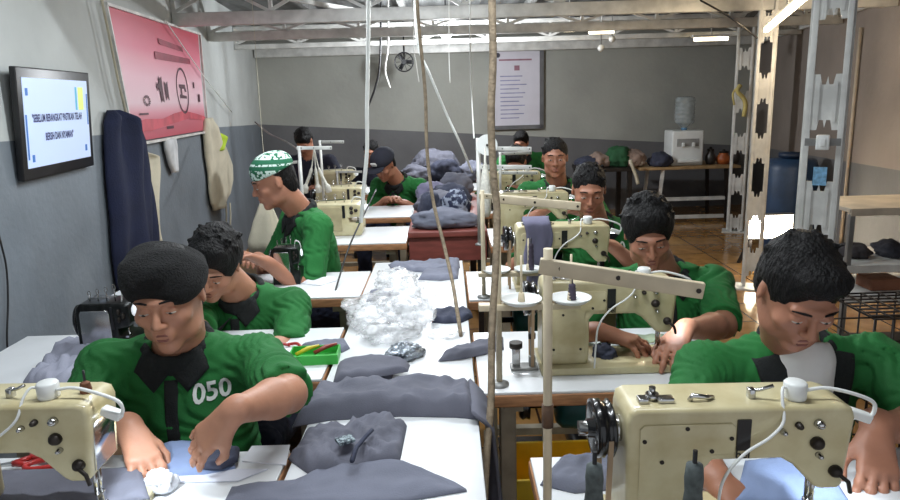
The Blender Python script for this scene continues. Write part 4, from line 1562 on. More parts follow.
    sp_ = [cap_(hip - up * 0.02, belly, 0.142 * fat + g, 0.140 * fat + g, 0.05, flat=(ch_fw, 1.25), cuts=[(hip - up * 0.05, -up)]),
           cap_(belly, chest, 0.140 * fat + g, 0.152, 0.05, flat=(ch_fw, 1.3)),
           cap_(S[0] + sd * 0.015, S[1] - sd * 0.015, 0.058, None, 0.05),
           cap_(nb - up * 0.045 - sd * 0.05, nb - up * 0.045 + sd * 0.05, 0.066, None, 0.05)]
    for (s_, e, w) in arms:
        d = (e - s_)
        end = s_ + d * sleeve
        sp_.append(cap_(s_, s_ + d * (sleeve + 0.15), 0.058, 0.058, 0.035, cuts=[(end, d)]))
    neck_c = nb + ch_fw * 0.018 + up * 0.02
    sp_.append(cap_(neck_c - up * 0.025, neck_c + up * 0.10, 0.056, 0.07, 0.006, sub=True))
    if tee:
        sp_.append(cap_(nb + ch_fw * 0.16 - up * 0.135, nb + ch_fw * 0.14 + up * 0.02, 0.012, 0.062, 0.006, sub=True))
    me = sdf_mesh(sp_, max(0.006, res), folds(0.006, seed), 0.006)
    n = len(me.vertices)
    co = np.empty(n * 3, dtype=np.float32)
    me.vertices.foreach_get('co', co)
    bvh = BVHTree.FromPolygons([tuple(v) for v in co.reshape(-1, 3)], [tuple(p.vertices) for p in me.polygons])
    shirt = link_mesh('shirt', me, shirt_m, root, True)

    def onto(u_, v_, off):
        o = nb + sd * u_ - up * v_ + ch_fw * 0.5
        hit = bvh.ray_cast(o, -ch_fw)
        if hit[0] is None:
            return nb + sd * u_ - up * v_ + ch_fw * 0.05
        return hit[0] + ch_fw * off

    def patch(outline, off, name, m, nsub=6, depth=0.008):
        """a four-cornered piece of cloth lying on the chest"""
        mb = MB()
        a, b, c, d = [Vector(q) for q in outline]
        V = []
        for j in range(nsub + 1):
            for i in range(nsub + 1):
                q = (a.lerp(b, i / nsub)).lerp(d.lerp(c, i / nsub), j / nsub)
                V.append(onto(q.x, q.y, off))
        n_ = len(V)
        V += [v - ch_fw * depth for v in V]
        F = []
        w_ = nsub + 1
        for j in range(nsub):
            for i in range(nsub):
                k = j * w_ + i
                F.append((k, k + 1, k + w_ + 1, k + w_))
                F.append((n_ + k, n_ + k + w_, n_ + k + w_ + 1, n_ + k + 1))
        rim = [j * w_ for j in range(nsub)] + [nsub * w_ + i for i in range(nsub)] + [(nsub - j) * w_ + nsub for j in range(nsub)] + [nsub - i for i in range(nsub)]
        for i in range(len(rim)):
            k0, k1 = rim[i], rim[(i + 1) % len(rim)]
            F.append((k0, k1, n_ + k1, n_ + k0))
        mb._add(V, F, True)
        return mb.build(name, m, shirt, True)
    if tee:
        tp = [cap_(nb + ch_fw * 0.04 - up * 0.13, nb + ch_fw * 0.045 - up * 0.02, 0.085, 0.068, 0.03),
              cap_(neck_c - up * 0.01, neck_c + up * 0.10, 0.055, 0.07, 0.008, sub=True)]
        link_mesh('undershirt', sdf_mesh(tp, max(0.006, res)), M_TEE, root, True)
    if collar:
        cw = 0.016
        ring = []
        for i in range(16):
            a0, a1 = 2 * PI * i / 16, 2 * PI * (i + 1) / 16
            if tee and (5 <= i <= 10):
                pass
            pt = []
            for a_ in (a0, a1):
                x_, y_ = math.sin(a_) * 0.070, math.cos(a_) * 0.062
                pt.append(neck_c - ch_fw * 0.005 + sd * x_ + ch_fw * y_ + up * (-0.022 - 0.020 * max(0, math.cos(a_)) + 0.022 * max(0, -math.cos(a_))))
            if tee and math.cos((a0 + a1) / 2) > 0.72:
                continue
            ring.append(cap_(pt[0], pt[1], cw, None, 0.008, flat=(up, 0.62)))
        ring.append(cap_(neck_c - up * 0.08, neck_c + up * 0.10, 0.055, 0.062, 0.006, sub=True))
        ring.append(cap_(nb, head + R @ Vector((0, 0.02, -0.05)), 0.058, 0.058, 0.004, sub=True))
        link_mesh('collar', sdf_mesh(ring, max(0.005, res * 0.9)), M_COLLAR, shirt, True)
        for q in (-1, 1):
            if tee:
                patch([(q * 0.055, -0.005), (q * 0.115, 0.010), (q * 0.085, 0.115), (q * 0.018, 0.15)], 0.007, 'collar_leaf', M_COLLAR)
            else:
                patch([(q * 0.004, 0.036), (q * 0.066, -0.008), (q * 0.084, 0.030), (q * 0.038, 0.074)], 0.007, 'collar_leaf', M_COLLAR)
        patch([(-0.015, 0.05), (0.015, 0.05), (0.014, 0.19), (-0.014, 0.19)], 0.0035, 'placket', M_COLLAR if not tee else M_GREEN, 5, 0.006)
    if number:
        me = text_mesh(number, num_size, 0.85, 0.0015)
        me2 = bmesh.new()
        me2.from_mesh(me)
        bmesh.ops.triangulate(me2, faces=me2.faces[:])
        bmesh.ops.subdivide_edges(me2, edges=me2.edges[:], cuts=1)
        for v in me2.verts:
            v.co = onto(num_at[0] + v.co.x, num_at[1] - v.co.y, 0.0028)
        me2.to_mesh(me)
        me2.free()
        link_mesh('shirt_number', me, M_PRINT, shirt, True)
    if trousers:
        tp = []
        for q in (-1, 1):
            h0 = hip + sd * q * 0.085 - Vector((0, 0, 0.01))
            kn = h0 + fw * 0.40 + sd * q * 0.06 + Vector((0, 0, 0.03))
            ft = kn + fw * (-0.02) + sd * q * 0.01
            ft.z = 0.07
            tp += [cap_(h0, kn, 0.085, 0.062, 0.04), cap_(kn, ft, 0.060, 0.045, 0.02, cuts=[(ft, (0, 0, -1))])]
            so = MB().box((0, -0.06, 0.035), (0.09, 0.24, 0.07), bevel=0.025)
            so.xform(Matrix.Translation((ft.x, ft.y, 0.0)) @ Rb.to_4x4())
            so.build('shoe', M_BLACK, root, True)
        tp.append(cap_(hip - sd * 0.06, hip + sd * 0.06, 0.115, None, 0.05))
        link_mesh('trousers', sdf_mesh(tp, 0.013, folds(0.010, seed), 0.010), M_NAVY, root, True)
    if stool_label:
        stool(hip.x - fw.x * 0.02, hip.y - fw.y * 0.02, hip.z - 0.15, stool_label)
    return root, shirt, dict(nb=nb, R=R, arms=arms, S=S, head=head, H=H, onto=onto, fw=fw, sd=sd, up=up)


# front left: black knit cap, number 050
hd = at(169, 296, Y=1.50)
nb = at(180, 343, Y=1.58)
r1, s1, i1 = person('man in the left foreground, black knit cap, green polo numbered 050',
                    hd, yaw=0.05, pitch=0.20, roll=-0.06, nb=nb, by=0.06, hip=(nb.x - 0.0, 1.625, 0.46), res=0.005,
                    wr=[at(110, 432, Y=1.36), at(244, 408, Y=1.26)], elb=[at(92, 396, Y=1.50), at(288, 394, Y=1.385)],
                    hands=[dict(f=(0.50, -0.60, -0.40), curl=0.5, s=0.9), dict(f=(-0.70, -0.05, -0.62), curl=0.40, u=(-0.1, -0.75, 0.6), side=(-0.3, -0.8, 0.1), s=0.85)],
                    number='050', num_at=(0.086, 0.085), num_size=0.062, hair='undercap', shw=0.185, fat=1.05, seed=2.0, sleeve=0.94,
                    skin_m=M_SKIN_L, stool_label='wooden stool under the man in the black knit cap', hs=0.92)
H1 = i1['H']
R1 = i1['R']
hp = [ell_(H1(-0.006, 0.008, 0.086), (0.071, 0.086, 0.030), R1 @ Matrix.Rotation(0.10, 3, 'Y'), 0.03),
      ell_(H1(-0.004, -0.024, 0.092), (0.060, 0.056, 0.025), R1, 0.03),
      cap_(H1(-0.04, 0.01, 0.055), H1(0.04, 0.01, 0.045), 0.052, None, 0.02, flat=(R1 @ Vector((0, 1, 0)), 0.58)),
      ell_(H1(-0.030, 0.03, 0.068), (0.046, 0.056, 0.036), R1, 0.03)]
link_mesh('knit_cap', sdf_mesh(hp, 0.005, wavy(45, 0.004, 3.0), 0.004), M_KNIT, r1, True)

# behind him: black hair, leaning to the left
hd = at(215, 264, Y=2.16)
nb = at(243, 292, Y=2.30)
person('man leaning over behind the capped man, thick black hair, green polo with a white number', hd, yaw=-0.08, pitch=0.50, roll=0.20,
       nb=nb, by=-0.15, hip=(nb.x + 0.02, 2.40, 0.44), res=0.006, wr=[at(205, 352, z=0.84), at(256, 348, Y=2.02)], elb=[None, at(292, 338, Y=2.16)],
       hands=[None, dict(f=(-0.9, -0.3, -0.1), curl=0.5)], number='071', num_at=(0.02, 0.16), num_size=0.05, hair='thick', seed=4.0,
       skin_m=M_SKIN_L, poles=[None, Vector((1.0, -0.2, -0.35))], shw=0.17, stool_label='wooden stool under the leaning man with thick black hair')

# patterned cap, in profile
hd = at(274, 182, Y=3.02)
nb = at(303, 212, Y=3.10)
r3, s3, i3 = person('man in profile wearing a green and white patterned cap, facing left', hd, yaw=-1.2, pitch=0.30,
                    nb=nb, by=-1.05, hip=(nb.x + 0.06, 3.22, 0.56), res=0.007, wr=[at(258, 258, Y=2.90), at(266, 262, Y=2.72)], hair='undercap', seed=5.0,
                    seat=0.46, shw=0.165, num_at=(0.0, 0.1), poles=[None, Vector((0.1, -0.2, -1.0))], stool_label='wooden stool under the man in the patterned cap')
H3, R3 = i3['H'], i3['R']
M_CAPP = bpy.data.materials.new('patterned_cap_cloth')
M_CAPP.use_nodes = True
nt = M_CAPP.node_tree
bs = nt.nodes['Principled BSDF']
bs.inputs['Roughness'].default_value = 0.85
tc = nt.nodes.new('ShaderNodeTexCoord')
vo = nt.nodes.new('ShaderNodeTexVoronoi')
vo.inputs['Scale'].default_value = 70
nt.links.new(tc.outputs['Object'], vo.inputs['Vector'])
sp = nt.nodes.new('ShaderNodeSeparateXYZ')
mpc = nt.nodes.new('ShaderNodeMapping')
zc0, zc1 = H3(0, 0, 0.035).z, H3(0, 0.0, 0.135).z
mpc.inputs['Scale'].default_value = (1, 1, 1 / (zc1 - zc0))
mpc.inputs['Location'].default_value = (0, 0, -zc0 / (zc1 - zc0))
nt.links.new(tc.outputs['Object'], mpc.inputs[0])
nt.links.new(mpc.outputs[0], sp.inputs[0])
rz_ = nt.nodes.new('ShaderNodeValToRGB')
rz_.color_ramp.interpolation = 'CONSTANT'
for i, (pos, v) in enumerate(((0.0, 1.0), (0.30, 0.0), (0.50, 1.0), (0.60, 0.0), (0.82, 1.0))):
    e = rz_.color_ramp.elements[i] if i < 2 else rz_.color_ramp.elements.new(pos)
    e.position = pos
    e.color = (v, v, v, 1)
nt.links.new(sp.outputs[2], rz_.inputs[0])
gt = nt.nodes.new('ShaderNodeMath')
gt.operation = 'LESS_THAN'
gt.inputs[1].default_value = 0.62
nt.links.new(vo.outputs['Distance'], gt.inputs[0])
ml = nt.nodes.new('ShaderNodeMath')
ml.operation = 'MULTIPLY'
nt.links.new(gt.outputs[0], ml.inputs[0])
nt.links.new(rz_.outputs[0], ml.inputs[1])
mx = nt.nodes.new('ShaderNodeMix')
mx.data_type = 'RGBA'
mx.inputs[6].default_value = srgb(30, 100, 70)
mx.inputs[7].default_value = srgb(205, 225, 215)
nt.links.new(ml.outputs[0], mx.inputs[0])
nt.links.new(mx.outputs[2], bs.inputs['Base Color'])
hp = [ell_(H3(0, 0.012, 0.060), (0.078, 0.096, 0.070), R3, 0.02, cuts=[(H3(0, 0, 0.045), R3 @ Vector((0, 0.12, -1)))]),
      ell_(H3(0, 0.018, 0.085), (0.070, 0.086, 0.050), R3, 0.02)]
link_mesh('patterned_cap', sdf_mesh(hp, 0.005), M_CAPP, r3, True)

# dark brimmed cap, far left row
hd = at(384, 165, Y=5.10)
nb = at(398, 180, Y=5.20)
r4, s4, i4 = person('man in a dark brimmed cap bent over a far table of the left row', hd, yaw=-0.55, pitch=0.55, nb=nb, by=-0.45,
                    hip=(nb.x + 0.04, 5.38, 0.52), res=0.009, wr=[at(386, 200, Y=4.92), at(404, 203, Y=4.95)], hair='undercap', seed=6.0, shw=0.18,
                    stool_label='wooden stool under the man in the dark brimmed cap')
H4, R4 = i4['H'], i4['R']
M_CAPD = mat('dark_cap_cloth', (34, 36, 48), 0.9, var=0.15)
hp = [ell_(H4(0, 0.012, 0.052), (0.088, 0.106, 0.082), R4, 0.02, cuts=[(H4(0, 0, 0.035), R4 @ Vector((0, 0.1, -1)))])]
cp4 = link_mesh('brimmed_cap', sdf_mesh(hp, 0.007), M_CAPD, r4, True)
hp = [ell_(H4(0, -0.115, 0.040), (0.072, 0.062, 0.010), R4, 0.01)]
link_mesh('brim', sdf_mesh(hp, 0.006), M_CAPD, cp4, True)
mb = MB().box((0, -0.098, 0.075), (0.04, 0.012, 0.026), Matrix.Rotation(0.35, 3, 'X'))
mb.xform(Matrix.Translation(i4['head']) @ R4.to_4x4())
mb.build('cap_patch', M_STEEL, cp4, True)

# dark clothed figures far back on the left
hd = at(371, 152, Y=6.95)
person('dark clothed man with black hair seated farthest back on the left', hd, yaw=-0.3, pitch=0.35, res=0.011, hair='short', shirt_m=M_NAVYJ,
       collar=False, seed=7, nb=hd + Vector((0.02, 0.1, -0.17)), seat=0.45)
hd = at(304, 141, Y=6.15)
person('dark navy clothed man with black hair behind the thread stands on the left', hd, yaw=-0.2, pitch=0.8, res=0.010, hair='full', shirt_m=M_NAVYJ,
       collar=False, seed=8, nb=at(309, 156, Y=6.25), seat=0.45)

# front right: head bowed, white undershirt
hd = at(797, 292, Y=1.36)
nb = at(792, 343, Y=1.50)
r6, s6, i6 = person('seated man in the right foreground with bowed head, white undershirt under his green polo', hd, yaw=-0.02, pitch=0.55, roll=0.05,
                    nb=nb, by=0.05, hip=(nb.x - 0.02, 1.53, 0.44), res=0.005, wr=[at(705, 462, Y=1.22), at(876, 428, Y=1.25)], elb=[at(690, 420, Y=1.36), at(912, 405, Y=1.38)],
                    hands=[dict(f=(0.35, -0.80, -0.3), curl=0.6), dict(f=(-0.32, -0.70, -0.50), curl=0.45, u=(0.05, -0.6, 0.75))],
                    hair='full', seed=9.0, shw=0.205, tee=True, sleeve=0.97, stool_label='wooden stool under the man nearest on the right',
                    poles=[Vector((-1.0, 0.1, -0.5)), Vector((1.0, 0.0, -0.5))], num_at=(0.16, 0.12))
# second on the right
hd = at(648, 233, Y=2.20)
nb = at(662, 270, Y=2.28)
person('man with fluffy black hair at the second right table, hands at the lit needle', hd, yaw=-0.12, pitch=0.42, roll=-0.10,
       nb=nb, by=0.0, hip=(nb.x + 0.02, 2.31, 0.40), res=0.006, wr=[at(600, 332, z=0.84), at(684, 330, z=0.85)],
       hands=[dict(f=(0.9, -0.45, -0.15), curl=0.6), dict(f=(-0.55, -0.8, -0.2), curl=0.5)],
       hair='thick', seed=10.0, shw=0.18, tee=False, poles=[Vector((-0.9, -0.1, -0.5)), Vector((0.9, -0.1, -0.6))],
       stool_label='wooden stool under the man with fluffy hair at the second right table')
# third on the right
hd = at(589, 190, Y=3.02)
nb = at(596, 222, Y=3.13)
person('man at the third right table facing the camera, slim face, green polo with white mark', hd, yaw=-0.10, pitch=0.30,
       nb=nb, by=0.0, hip=(nb.x + 0.02, 3.24, 0.46), res=0.007, wr=[at(548, 244, Y=2.85), at(612, 246, Y=2.85)], hair='short', seed=11.0, shw=0.165,
       number='0', num_at=(0.10, 0.08), num_size=0.05, stool_label='wooden stool under the man at the third right table')
# fourth
hd = at(555, 158, Y=4.0)
nb = at(557, 183, Y=4.08)
person('man at the fourth right table looking straight ahead, head raised above the others', hd, yaw=-0.12, pitch=0.06,
       nb=nb, by=0.0, res=0.008, wr=[at(548, 208, Y=3.80), at(580, 212, Y=3.80)], hair='short', seed=12.0, shw=0.175, seat=0.45,
       stool_label='wooden stool under the man at the fourth right table')
hd = at(516, 162, Y=5.05)
person('man bent down over the fifth right table, black hair, green polo', hd, yaw=-0.3, pitch=0.55, nb=at(523, 173, Y=5.18), res=0.010,
       hair='full', seed=13, shw=0.17, wr=[at(500, 184, Y=4.85), at(520, 186, Y=4.85)], seat=0.45)
hd = at(521, 143, Y=6.9)
person('farthest man on the right, head just above the bent man', hd, yaw=-0.3, pitch=0.3, res=0.011, hair='full', seed=14, shw=0.19,
       nb=at(523, 154, Y=7.0), seat=0.48)
# ---------------------------------------------------------------- cloth pieces, bags, coats
M_CG = mat('grey_blue_cloth', (112, 115, 130), 0.9, var=0.06, scale=7, bump=0.12, bscale=320)
M_CG2 = mat('slate_cloth', (100, 101, 113), 0.9, var=0.08, scale=8, bump=0.12, bscale=320)
M_CD = mat('dark_navy_cloth', (56, 60, 78), 0.9, var=0.12, scale=8, bump=0.15, bscale=300)
M_CB = mat('pale_blue_cloth', (120, 136, 170), 0.9, var=0.05, scale=7, bump=0.12, bscale=320)
M_CP = mat('purple_grey_cloth', (112, 110, 134), 0.9, var=0.06, scale=7, bump=0.12, bscale=320)
M_CREAM = mat('cream_cotton', (206, 198, 176), 0.9, var=0.06, scale=8, bump=0.2, bscale=200)
M_PAPER = mat('white_paper', (222, 224, 230), 0.7, var=0.02, scale=10)


def loft(name, near, far, z0, h, m, label=None, cat='cloth', nu=26, nv=16, wr_=0.012, freq=22, seed=0.0, parent=None, group=None,
         lift=None, th=0.003, pix=True):
    """a limp piece of cloth between a near and a far outline (given in the photo, standing on height z0)"""
    N_ = [at(x, y, z=z0) for x, y in near] if pix else [Vector(p) for p in near]
    F_ = [at(x, y, z=z0) for x, y in far] if pix else [Vector(p) for p in far]

    def samp(P, t):
        k = t * (len(P) - 1)
        i = min(int(k), len(P) - 2)
        return P[i].lerp(P[i + 1], k - i)
    top, bot = [], []
    for j in range(nv + 1):
        for i in range(nu + 1):
            u_, v_ = i / nu, j / nv
            p = samp(N_, u_).lerp(samp(F_, u_), v_)
            e = min(u_, 1 - u_, v_, 1 - v_)
            prof = min(1.0, e * 9) ** 0.5
            w1 = noise.noise(Vector((p.x * freq + seed, p.y * freq * 0.6, seed)))
            w2 = noise.noise(Vector((p.x * freq * 2.3, p.y * freq * 2.6 + seed, seed + 4)))
            rd = 1 - abs(w1) * 2.2
            zz = z0 + th + prof * (h + wr_ * (rd * 0.8 + 0.35 * w2))
            if lift:
                zz += lift(u_, v_)
            top.append(Vector((p.x, p.y, max(zz, z0 + th))))
            bot.append(Vector((p.x, p.y, z0 + 0.0008 + (lift(u_, v_) if lift and lift(u_, v_) < 0 else 0))))
    n_ = len(top)
    w_ = nu + 1
    F = []
    for j in range(nv):
        for i in range(nu):
            k = j * w_ + i
            F.append((k, k + 1, k + w_ + 1, k + w_))
            F.append((n_ + k, n_ + k + w_, n_ + k + w_ + 1, n_ + k + 1))
    rim = [i for i in range(nu)] + [j * w_ + nu for j in range(nv)] + [nv * w_ + nu - i for i in range(nu)] + [(nv - j) * w_ for j in range(nv)]
    for i in range(len(rim)):
        k0, k1 = rim[i], rim[(i + 1) % len(rim)]
        F.append((k0, n_ + k0, n_ + k1, k1))
    mb = MB()
    mb._add(top + bot, F, True)
    o = mb.build(name, m, parent, True)
    if label:
        tag(o, label, cat, group)
    return o


GP = 'grey cut pieces on the middle table'
# middle table, front to back
loft('cloth_piece', [(222, 508), (280, 506), (350, 508), (420, 500), (467, 492)], [(232, 488), (292, 482), (330, 466), (395, 460), (466, 490)], TZ, 0.004, M_CG,
     'large flat grey cloth piece with a pointed right end in front on the middle table', group=GP, seed=1, wr_=0.008)
g = loft('garment', [(288, 460), (310, 476), (345, 470), (375, 466), (400, 462)], [(305, 437), (330, 430), (358, 424), (385, 418), (407, 427)], TZ, 0.012, M_CG2,
         'crumpled grey garment piece with dark trim on the middle table', group=GP, seed=2, wr_=0.022, freq=26, nu=34, nv=24)
a_ = [at(x, y, z=TZ + 0.042) for x, y in ((352, 461), (356, 448), (366, 436), (372, 430))]
tb = MB().tube(a_, 0.005, 6).build('trim_band', M_CD, g, True)
a_ = at(345, 440, z=TZ + 0.040)
MB().box(a_, (0.035, 0.028, 0.006), Matrix.Rotation(0.5, 3, 'Z')).build('patch', mat('pale_label', (150, 165, 170), 0.8, rgb2=(60, 70, 80), scale=120, thr=(0.45, 0.55)), g, True)
long_ = loft('folded_cloth', [(292, 428), (330, 421), (400, 417), (455, 418), (479, 420)], [(316, 391), (350, 391), (400, 390), (450, 391), (474, 393)], TZ, 0.030, M_CG2,
             'long stack of grey cloth lying across the middle table', group=GP, seed=3, wr_=0.022, freq=15, nu=40, nv=18)
a_, b_ = at(478, 420, z=TZ), at(474, 392, z=TZ)
x0 = 0.062
pts_n = [Vector((x0 + 0.01, a_.y - 0.02, TZ + 0.03)), Vector((x0 + 0.028, a_.y - 0.02, TZ - 0.05)), Vector((x0 + 0.03, a_.y - 0.03, TZ - 0.28))]
mb = MB()
V, F = [], []
nu, nv = 22, 18
for j in range(nv + 1):
    for i in range(nu + 1):
        u_, v_ = i / nu, j / nv
        y = (a_.y - 0.03) + u_ * 0.19
        drop = v_ * (0.33 - 0.05 * math.sin(u_ * 5))
        xx = x0 + 0.022 + 0.010 * math.sin(u_ * 16 + v_ * 2) * (0.3 + v_) + 0.016 * v_
        if v_ < 0.12:
            xx = x0 - 0.02 + (0.042 * v_ / 0.12)
        V.append(Vector((xx, y, TZ + 0.036 - drop)))
for j in range(nv):
    for i in range(nu):
        k = j * (nu + 1) + i
        F.append((k, k + 1, k + nu + 2, k + nu + 1))
mb._add(V, F, True)
o = mb.build('hanging_end', M_CG2, long_, True)
md = o.modifiers.new('thickness', 'SOLIDIFY')
md.thickness = 0.008
for k_, (dz, sd_, lab) in enumerate(((0.0, 5, 'lower'), (0.020, 6, 'upper'))):
    loft('folded_cloth', [(333 + 2 * k_, 387 - 2 * k_), (360, 386 - 2 * k_), (392, 380 - 4 * k_)] if k_ == 0 else [(333, 384), (360, 381), (408, 372)],
         [(337, 372), (368, 366), (395, 366)] if k_ == 0 else [(338, 366), (372, 358), (410, 366)], TZ + dz, 0.016, M_CG2,
         '%s of the two folded grey cloths before the plastic bags' % lab, group=GP, seed=sd_, wr_=0.006, freq=14)
loft('cloth_piece', [(432, 323), (445, 324), (462, 323), (473, 318)], [(434, 312), (448, 310), (462, 310), (472, 314)], TZ, 0.012, M_CD,
     'dark grey cloth piece right of the plastic bags near the table edge', group=GP, seed=8, wr_=0.010)
loft('cloth_piece', [(392, 270), (412, 272), (430, 273), (460, 268)], [(388, 265), (415, 263), (440, 261), (459, 259)], TZ, 0.010, M_CG,
     'dull blue cloth at the far end of the middle table, upper of two', group=GP, seed=9, wr_=0.010)
loft('cloth_piece', [(418, 280), (440, 281), (458, 279)], [(424, 271), (440, 271), (459, 268)], TZ, 0.012, M_CG,
     'folded blue grey cloth at the far right end of the middle table', group=GP, seed=10, wr_=0.006)
loft('cloth_piece', [(366, 302), (380, 301), (392, 298)], [(370, 294), (380, 293), (390, 292)], TZ, 0.010, M_CG,
     'small grey cloth scrap left of the plastic bags', group=GP, seed=11, wr_=0.010)

# clear plastic bags


def plastic():
    m = bpy.data.materials.new('clear_plastic_film')
    m.use_nodes = True
    nt = m.node_tree
    bs = nt.nodes['Principled BSDF']
    bs.inputs['Base Color'].default_value = (0.95, 0.96, 0.98, 1)
    bs.inputs['Roughness'].default_value = 0.16
    bs.inputs['Specular IOR Level'].default_value = 0.8
    bs.inputs['Coat Weight'].default_value = 0.6
    tc = nt.nodes.new('ShaderNodeTexCoord')
    nz = nt.nodes.new('ShaderNodeTexNoise')
    nz.inputs['Scale'].default_value = 26
    nz.inputs['Detail'].default_value = 6
    nt.links.new(tc.outputs['Object'], nz.inputs['Vector'])
    rp = nt.nodes.new('ShaderNodeMapRange')
    rp.inputs['From Min'].default_value = 0.35
    rp.inputs['From Max'].default_value = 0.65
    rp.inputs['To Min'].default_value = 0.10
    rp.inputs['To Max'].default_value = 0.68
    nt.links.new(nz.outputs['Fac'], rp.inputs[0])
    nt.links.new(rp.outputs[0], bs.inputs['Alpha'])
    b = nt.nodes.new('ShaderNodeBump')
    b.inputs['Strength'].default_value = 0.35
    b.inputs['Distance'].default_value = 0.01
    nt.links.new(nz.outputs['Fac'], b.inputs['Height'])
    nt.links.new(b.outputs[0], bs.inputs['Normal'])
    return m


M_PLAS = plastic()
M_SILV = mat('silvery_film', (176, 184, 194), 0.2, 0.6, rgb2=(80, 90, 102), scale=40, thr=(0.4, 0.6), bump=0.8, bscale=60)


def crumple(name, c, r, m, label, cat, seed=0.0, group=None, amp=0.35, sub=4, rz=0.0):
    me = bpy.data.meshes.new(name)
    bm = bmesh.new()
    bmesh.ops.create_icosphere(bm, subdivisions=sub, radius=1.0)
    Rz = Matrix.Rotation(rz, 3, 'Z')
    for v in bm.verts:
        p = v.co.copy()
        n1 = noise.noise(p * 1.7 + Vector((seed, 0, 0)))
        n2 = 1 - 2.2 * abs(noise.noise(p * 4.2 + Vector((0, seed, 0))))
        n3 = 1 - 2 * abs(noise.noise(p * 9.0 + Vector((0, 0, seed))))
        q = p * (1 + amp * (n1 + 0.6 * n2 + 0.09 * n3))
        q = Vector((q.x * r[0], q.y * r[1], q.z * r[2]))
        q = Rz @ q
        q.z = max(q.z + r[2] * 0.75, 0.001 + 0.002 * (n3 + 1))
        v.co = q
    for f in bm.faces:
        f.smooth = True
    bm.to_mesh(me)
    bm.free()
    o = link_mesh(name, me, m)
    o.location = c
    tag(o, label, cat, group)
    return o


GB = 'clear plastic bags on the middle table'
for i, (x, y, r, lab, rz_) in enumerate((
        (372, 318, (0.085, 0.15, 0.030), 'large white translucent plastic bag lying at the left edge of the middle table', 0.2),
        (404, 302, (0.085, 0.11, 0.042), 'crumpled clear plastic bag in the middle of the middle table, highest of the heap', -0.4),
        (392, 336, (0.085, 0.07, 0.030), 'clear plastic bag at the front of the heap, beside the silvery packet', 0.7),
        (408, 322, (0.075, 0.08, 0.045), 'clear plastic bag with dark creases at the right of the heap', 1.2),
        (396, 284, (0.065, 0.12, 0.030), 'clear plastic bag at the far side of the heap', 0.1))):
    crumple('plastic_bag', at(x, y, z=TZ), r, M_PLAS, lab, 'plastic bag', seed=3.3 + i * 1.7, group=GB, rz=rz_, amp=0.38)
crumple('plastic_packet', at(405, 356, z=TZ), (0.045, 0.055, 0.018), M_SILV, 'silvery glossy packet in front of the plastic bags', 'packet', seed=9.1, rz=-0.5)
crumple('plastic_packet', at(446, 337, z=TZ), (0.050, 0.022, 0.010), M_PLAS, 'flat transparent packet by the right edge of the middle table', 'packet', seed=12.1, rz=0.2)
# paper strip and scrap
# left foreground table
loft('cloth_piece', [(128, 470), (165, 478), (205, 476), (236, 470)], [(150, 446), (180, 443), (205, 442), (232, 446)], TZ + 0.0, 0.006, M_CB,
     'pale blue cloth under the hands of the man in the black knit cap', seed=21, wr_=0.006)
loft('cloth_piece', [(-10, 504), (45, 506), (95, 506), (150, 500)], [(-8, 472), (50, 470), (100, 470), (140, 468)], TZ + 0.0222, 0.002, M_CG2,
     'slate cloth under the needle of the left foreground machine', seed=22, wr_=0.006)
loft('cloth_piece', [(203, 470), (222, 470), (238, 462)], [(210, 455), (224, 452), (240, 450)], TZ + 0.010, 0.008, M_CD,
     'small dark cloth piece held under the right hand of the man in the knit cap', seed=23, wr_=0.006)
for i, (poly, lab) in enumerate((([(100, 486), (238, 482), (268, 470), (215, 470)], 'long white paper sheet on the left foreground table'),
                               ([(242, 462), (286, 466), (290, 446), (252, 447)], 'square white paper sheet at the right end of the left foreground table'))):
    P_ = [at(x, y, z=TZ) for x, y in poly]
    mb = MB()
    mb.prism([(p.x, p.y) for p in P_], TZ + 0.0006, TZ + 0.0030, axis='z')
    tag(mb.build('paper_sheet', M_PAPER if i else mat('grey_white_paper', (205, 208, 220), 0.6, var=0.02), None, True), lab, 'paper', 'papers on the left foreground table')
crumple('tissue', at(160, 490, z=TZ), (0.028, 0.024, 0.020), M_PAPER, 'crumpled white scrap beside the left foreground needle', 'scrap', seed=4.4)

# red scissors
p = at(30, 462, z=TZ + 0.01)
t = thing('scissors', 'red handled scissors lying left of the foreground needle', 'scissors', (p.x - 0.01, p.y - 0.005, TZ + 0.001), 0.25)
for sx in (-1, 1):
    mb = MB()
    ring = [(0.045 + 0.036 * math.cos(a), sx * 0.024 + 0.019 * math.sin(a), 0.013) for a in [2 * PI * k / 20 for k in range(21)]]
    mb.tube(ring, 0.0055, 8, cap=False)
    mb.tube([(0.012, sx * 0.016, 0.013), (-0.02, 0.0, 0.012)], 0.006, 8)
    mb.build('handle', mat('red_plastic', (176, 40, 38), 0.35), t)
    mb = MB()
    mb.prism([(-0.015, -0.006), (-0.015, 0.008), (-0.11, 0.001 + sx * 0.010), (-0.11, sx * 0.010)], 0.010 - sx * 0.002, 0.0125 - sx * 0.002, axis='z')
    mb.build('blade', M_CHROME, t)
MB().cyl((-0.02, 0, 0.006), (-0.02, 0, 0.017), 0.004).build('pivot', M_CHROME, t)
p = at(62, 495, z=TZ)
t = thing('seam_snips', 'dark metal thread snips in the lower left corner', 'snips', (p.x - 0.09, p.y, TZ), 0.7)
for sx in (-1, 1):
    MB().tube(spline([(-0.06, 0, 0.008), (-0.02, sx * 0.014, 0.008), (0.03, sx * 0.010, 0.008), (0.06, 0.001 * sx, 0.008)], 5), 0.004, 6).build('blade', M_DARK, t)
# brown cone on the left foreground machine
p = at(86, 390, Y=1.14)
sp1 = spool((p.x, 1.14, TZ + 0.2465), 0.010, 0.022, mat('brown_thread', (128, 84, 62), 0.8), 'small brown bobbin standing on top of the left foreground machine')
# grey lint brush in front of the capped man's shirt
p = at(138, 388, Y=1.16)

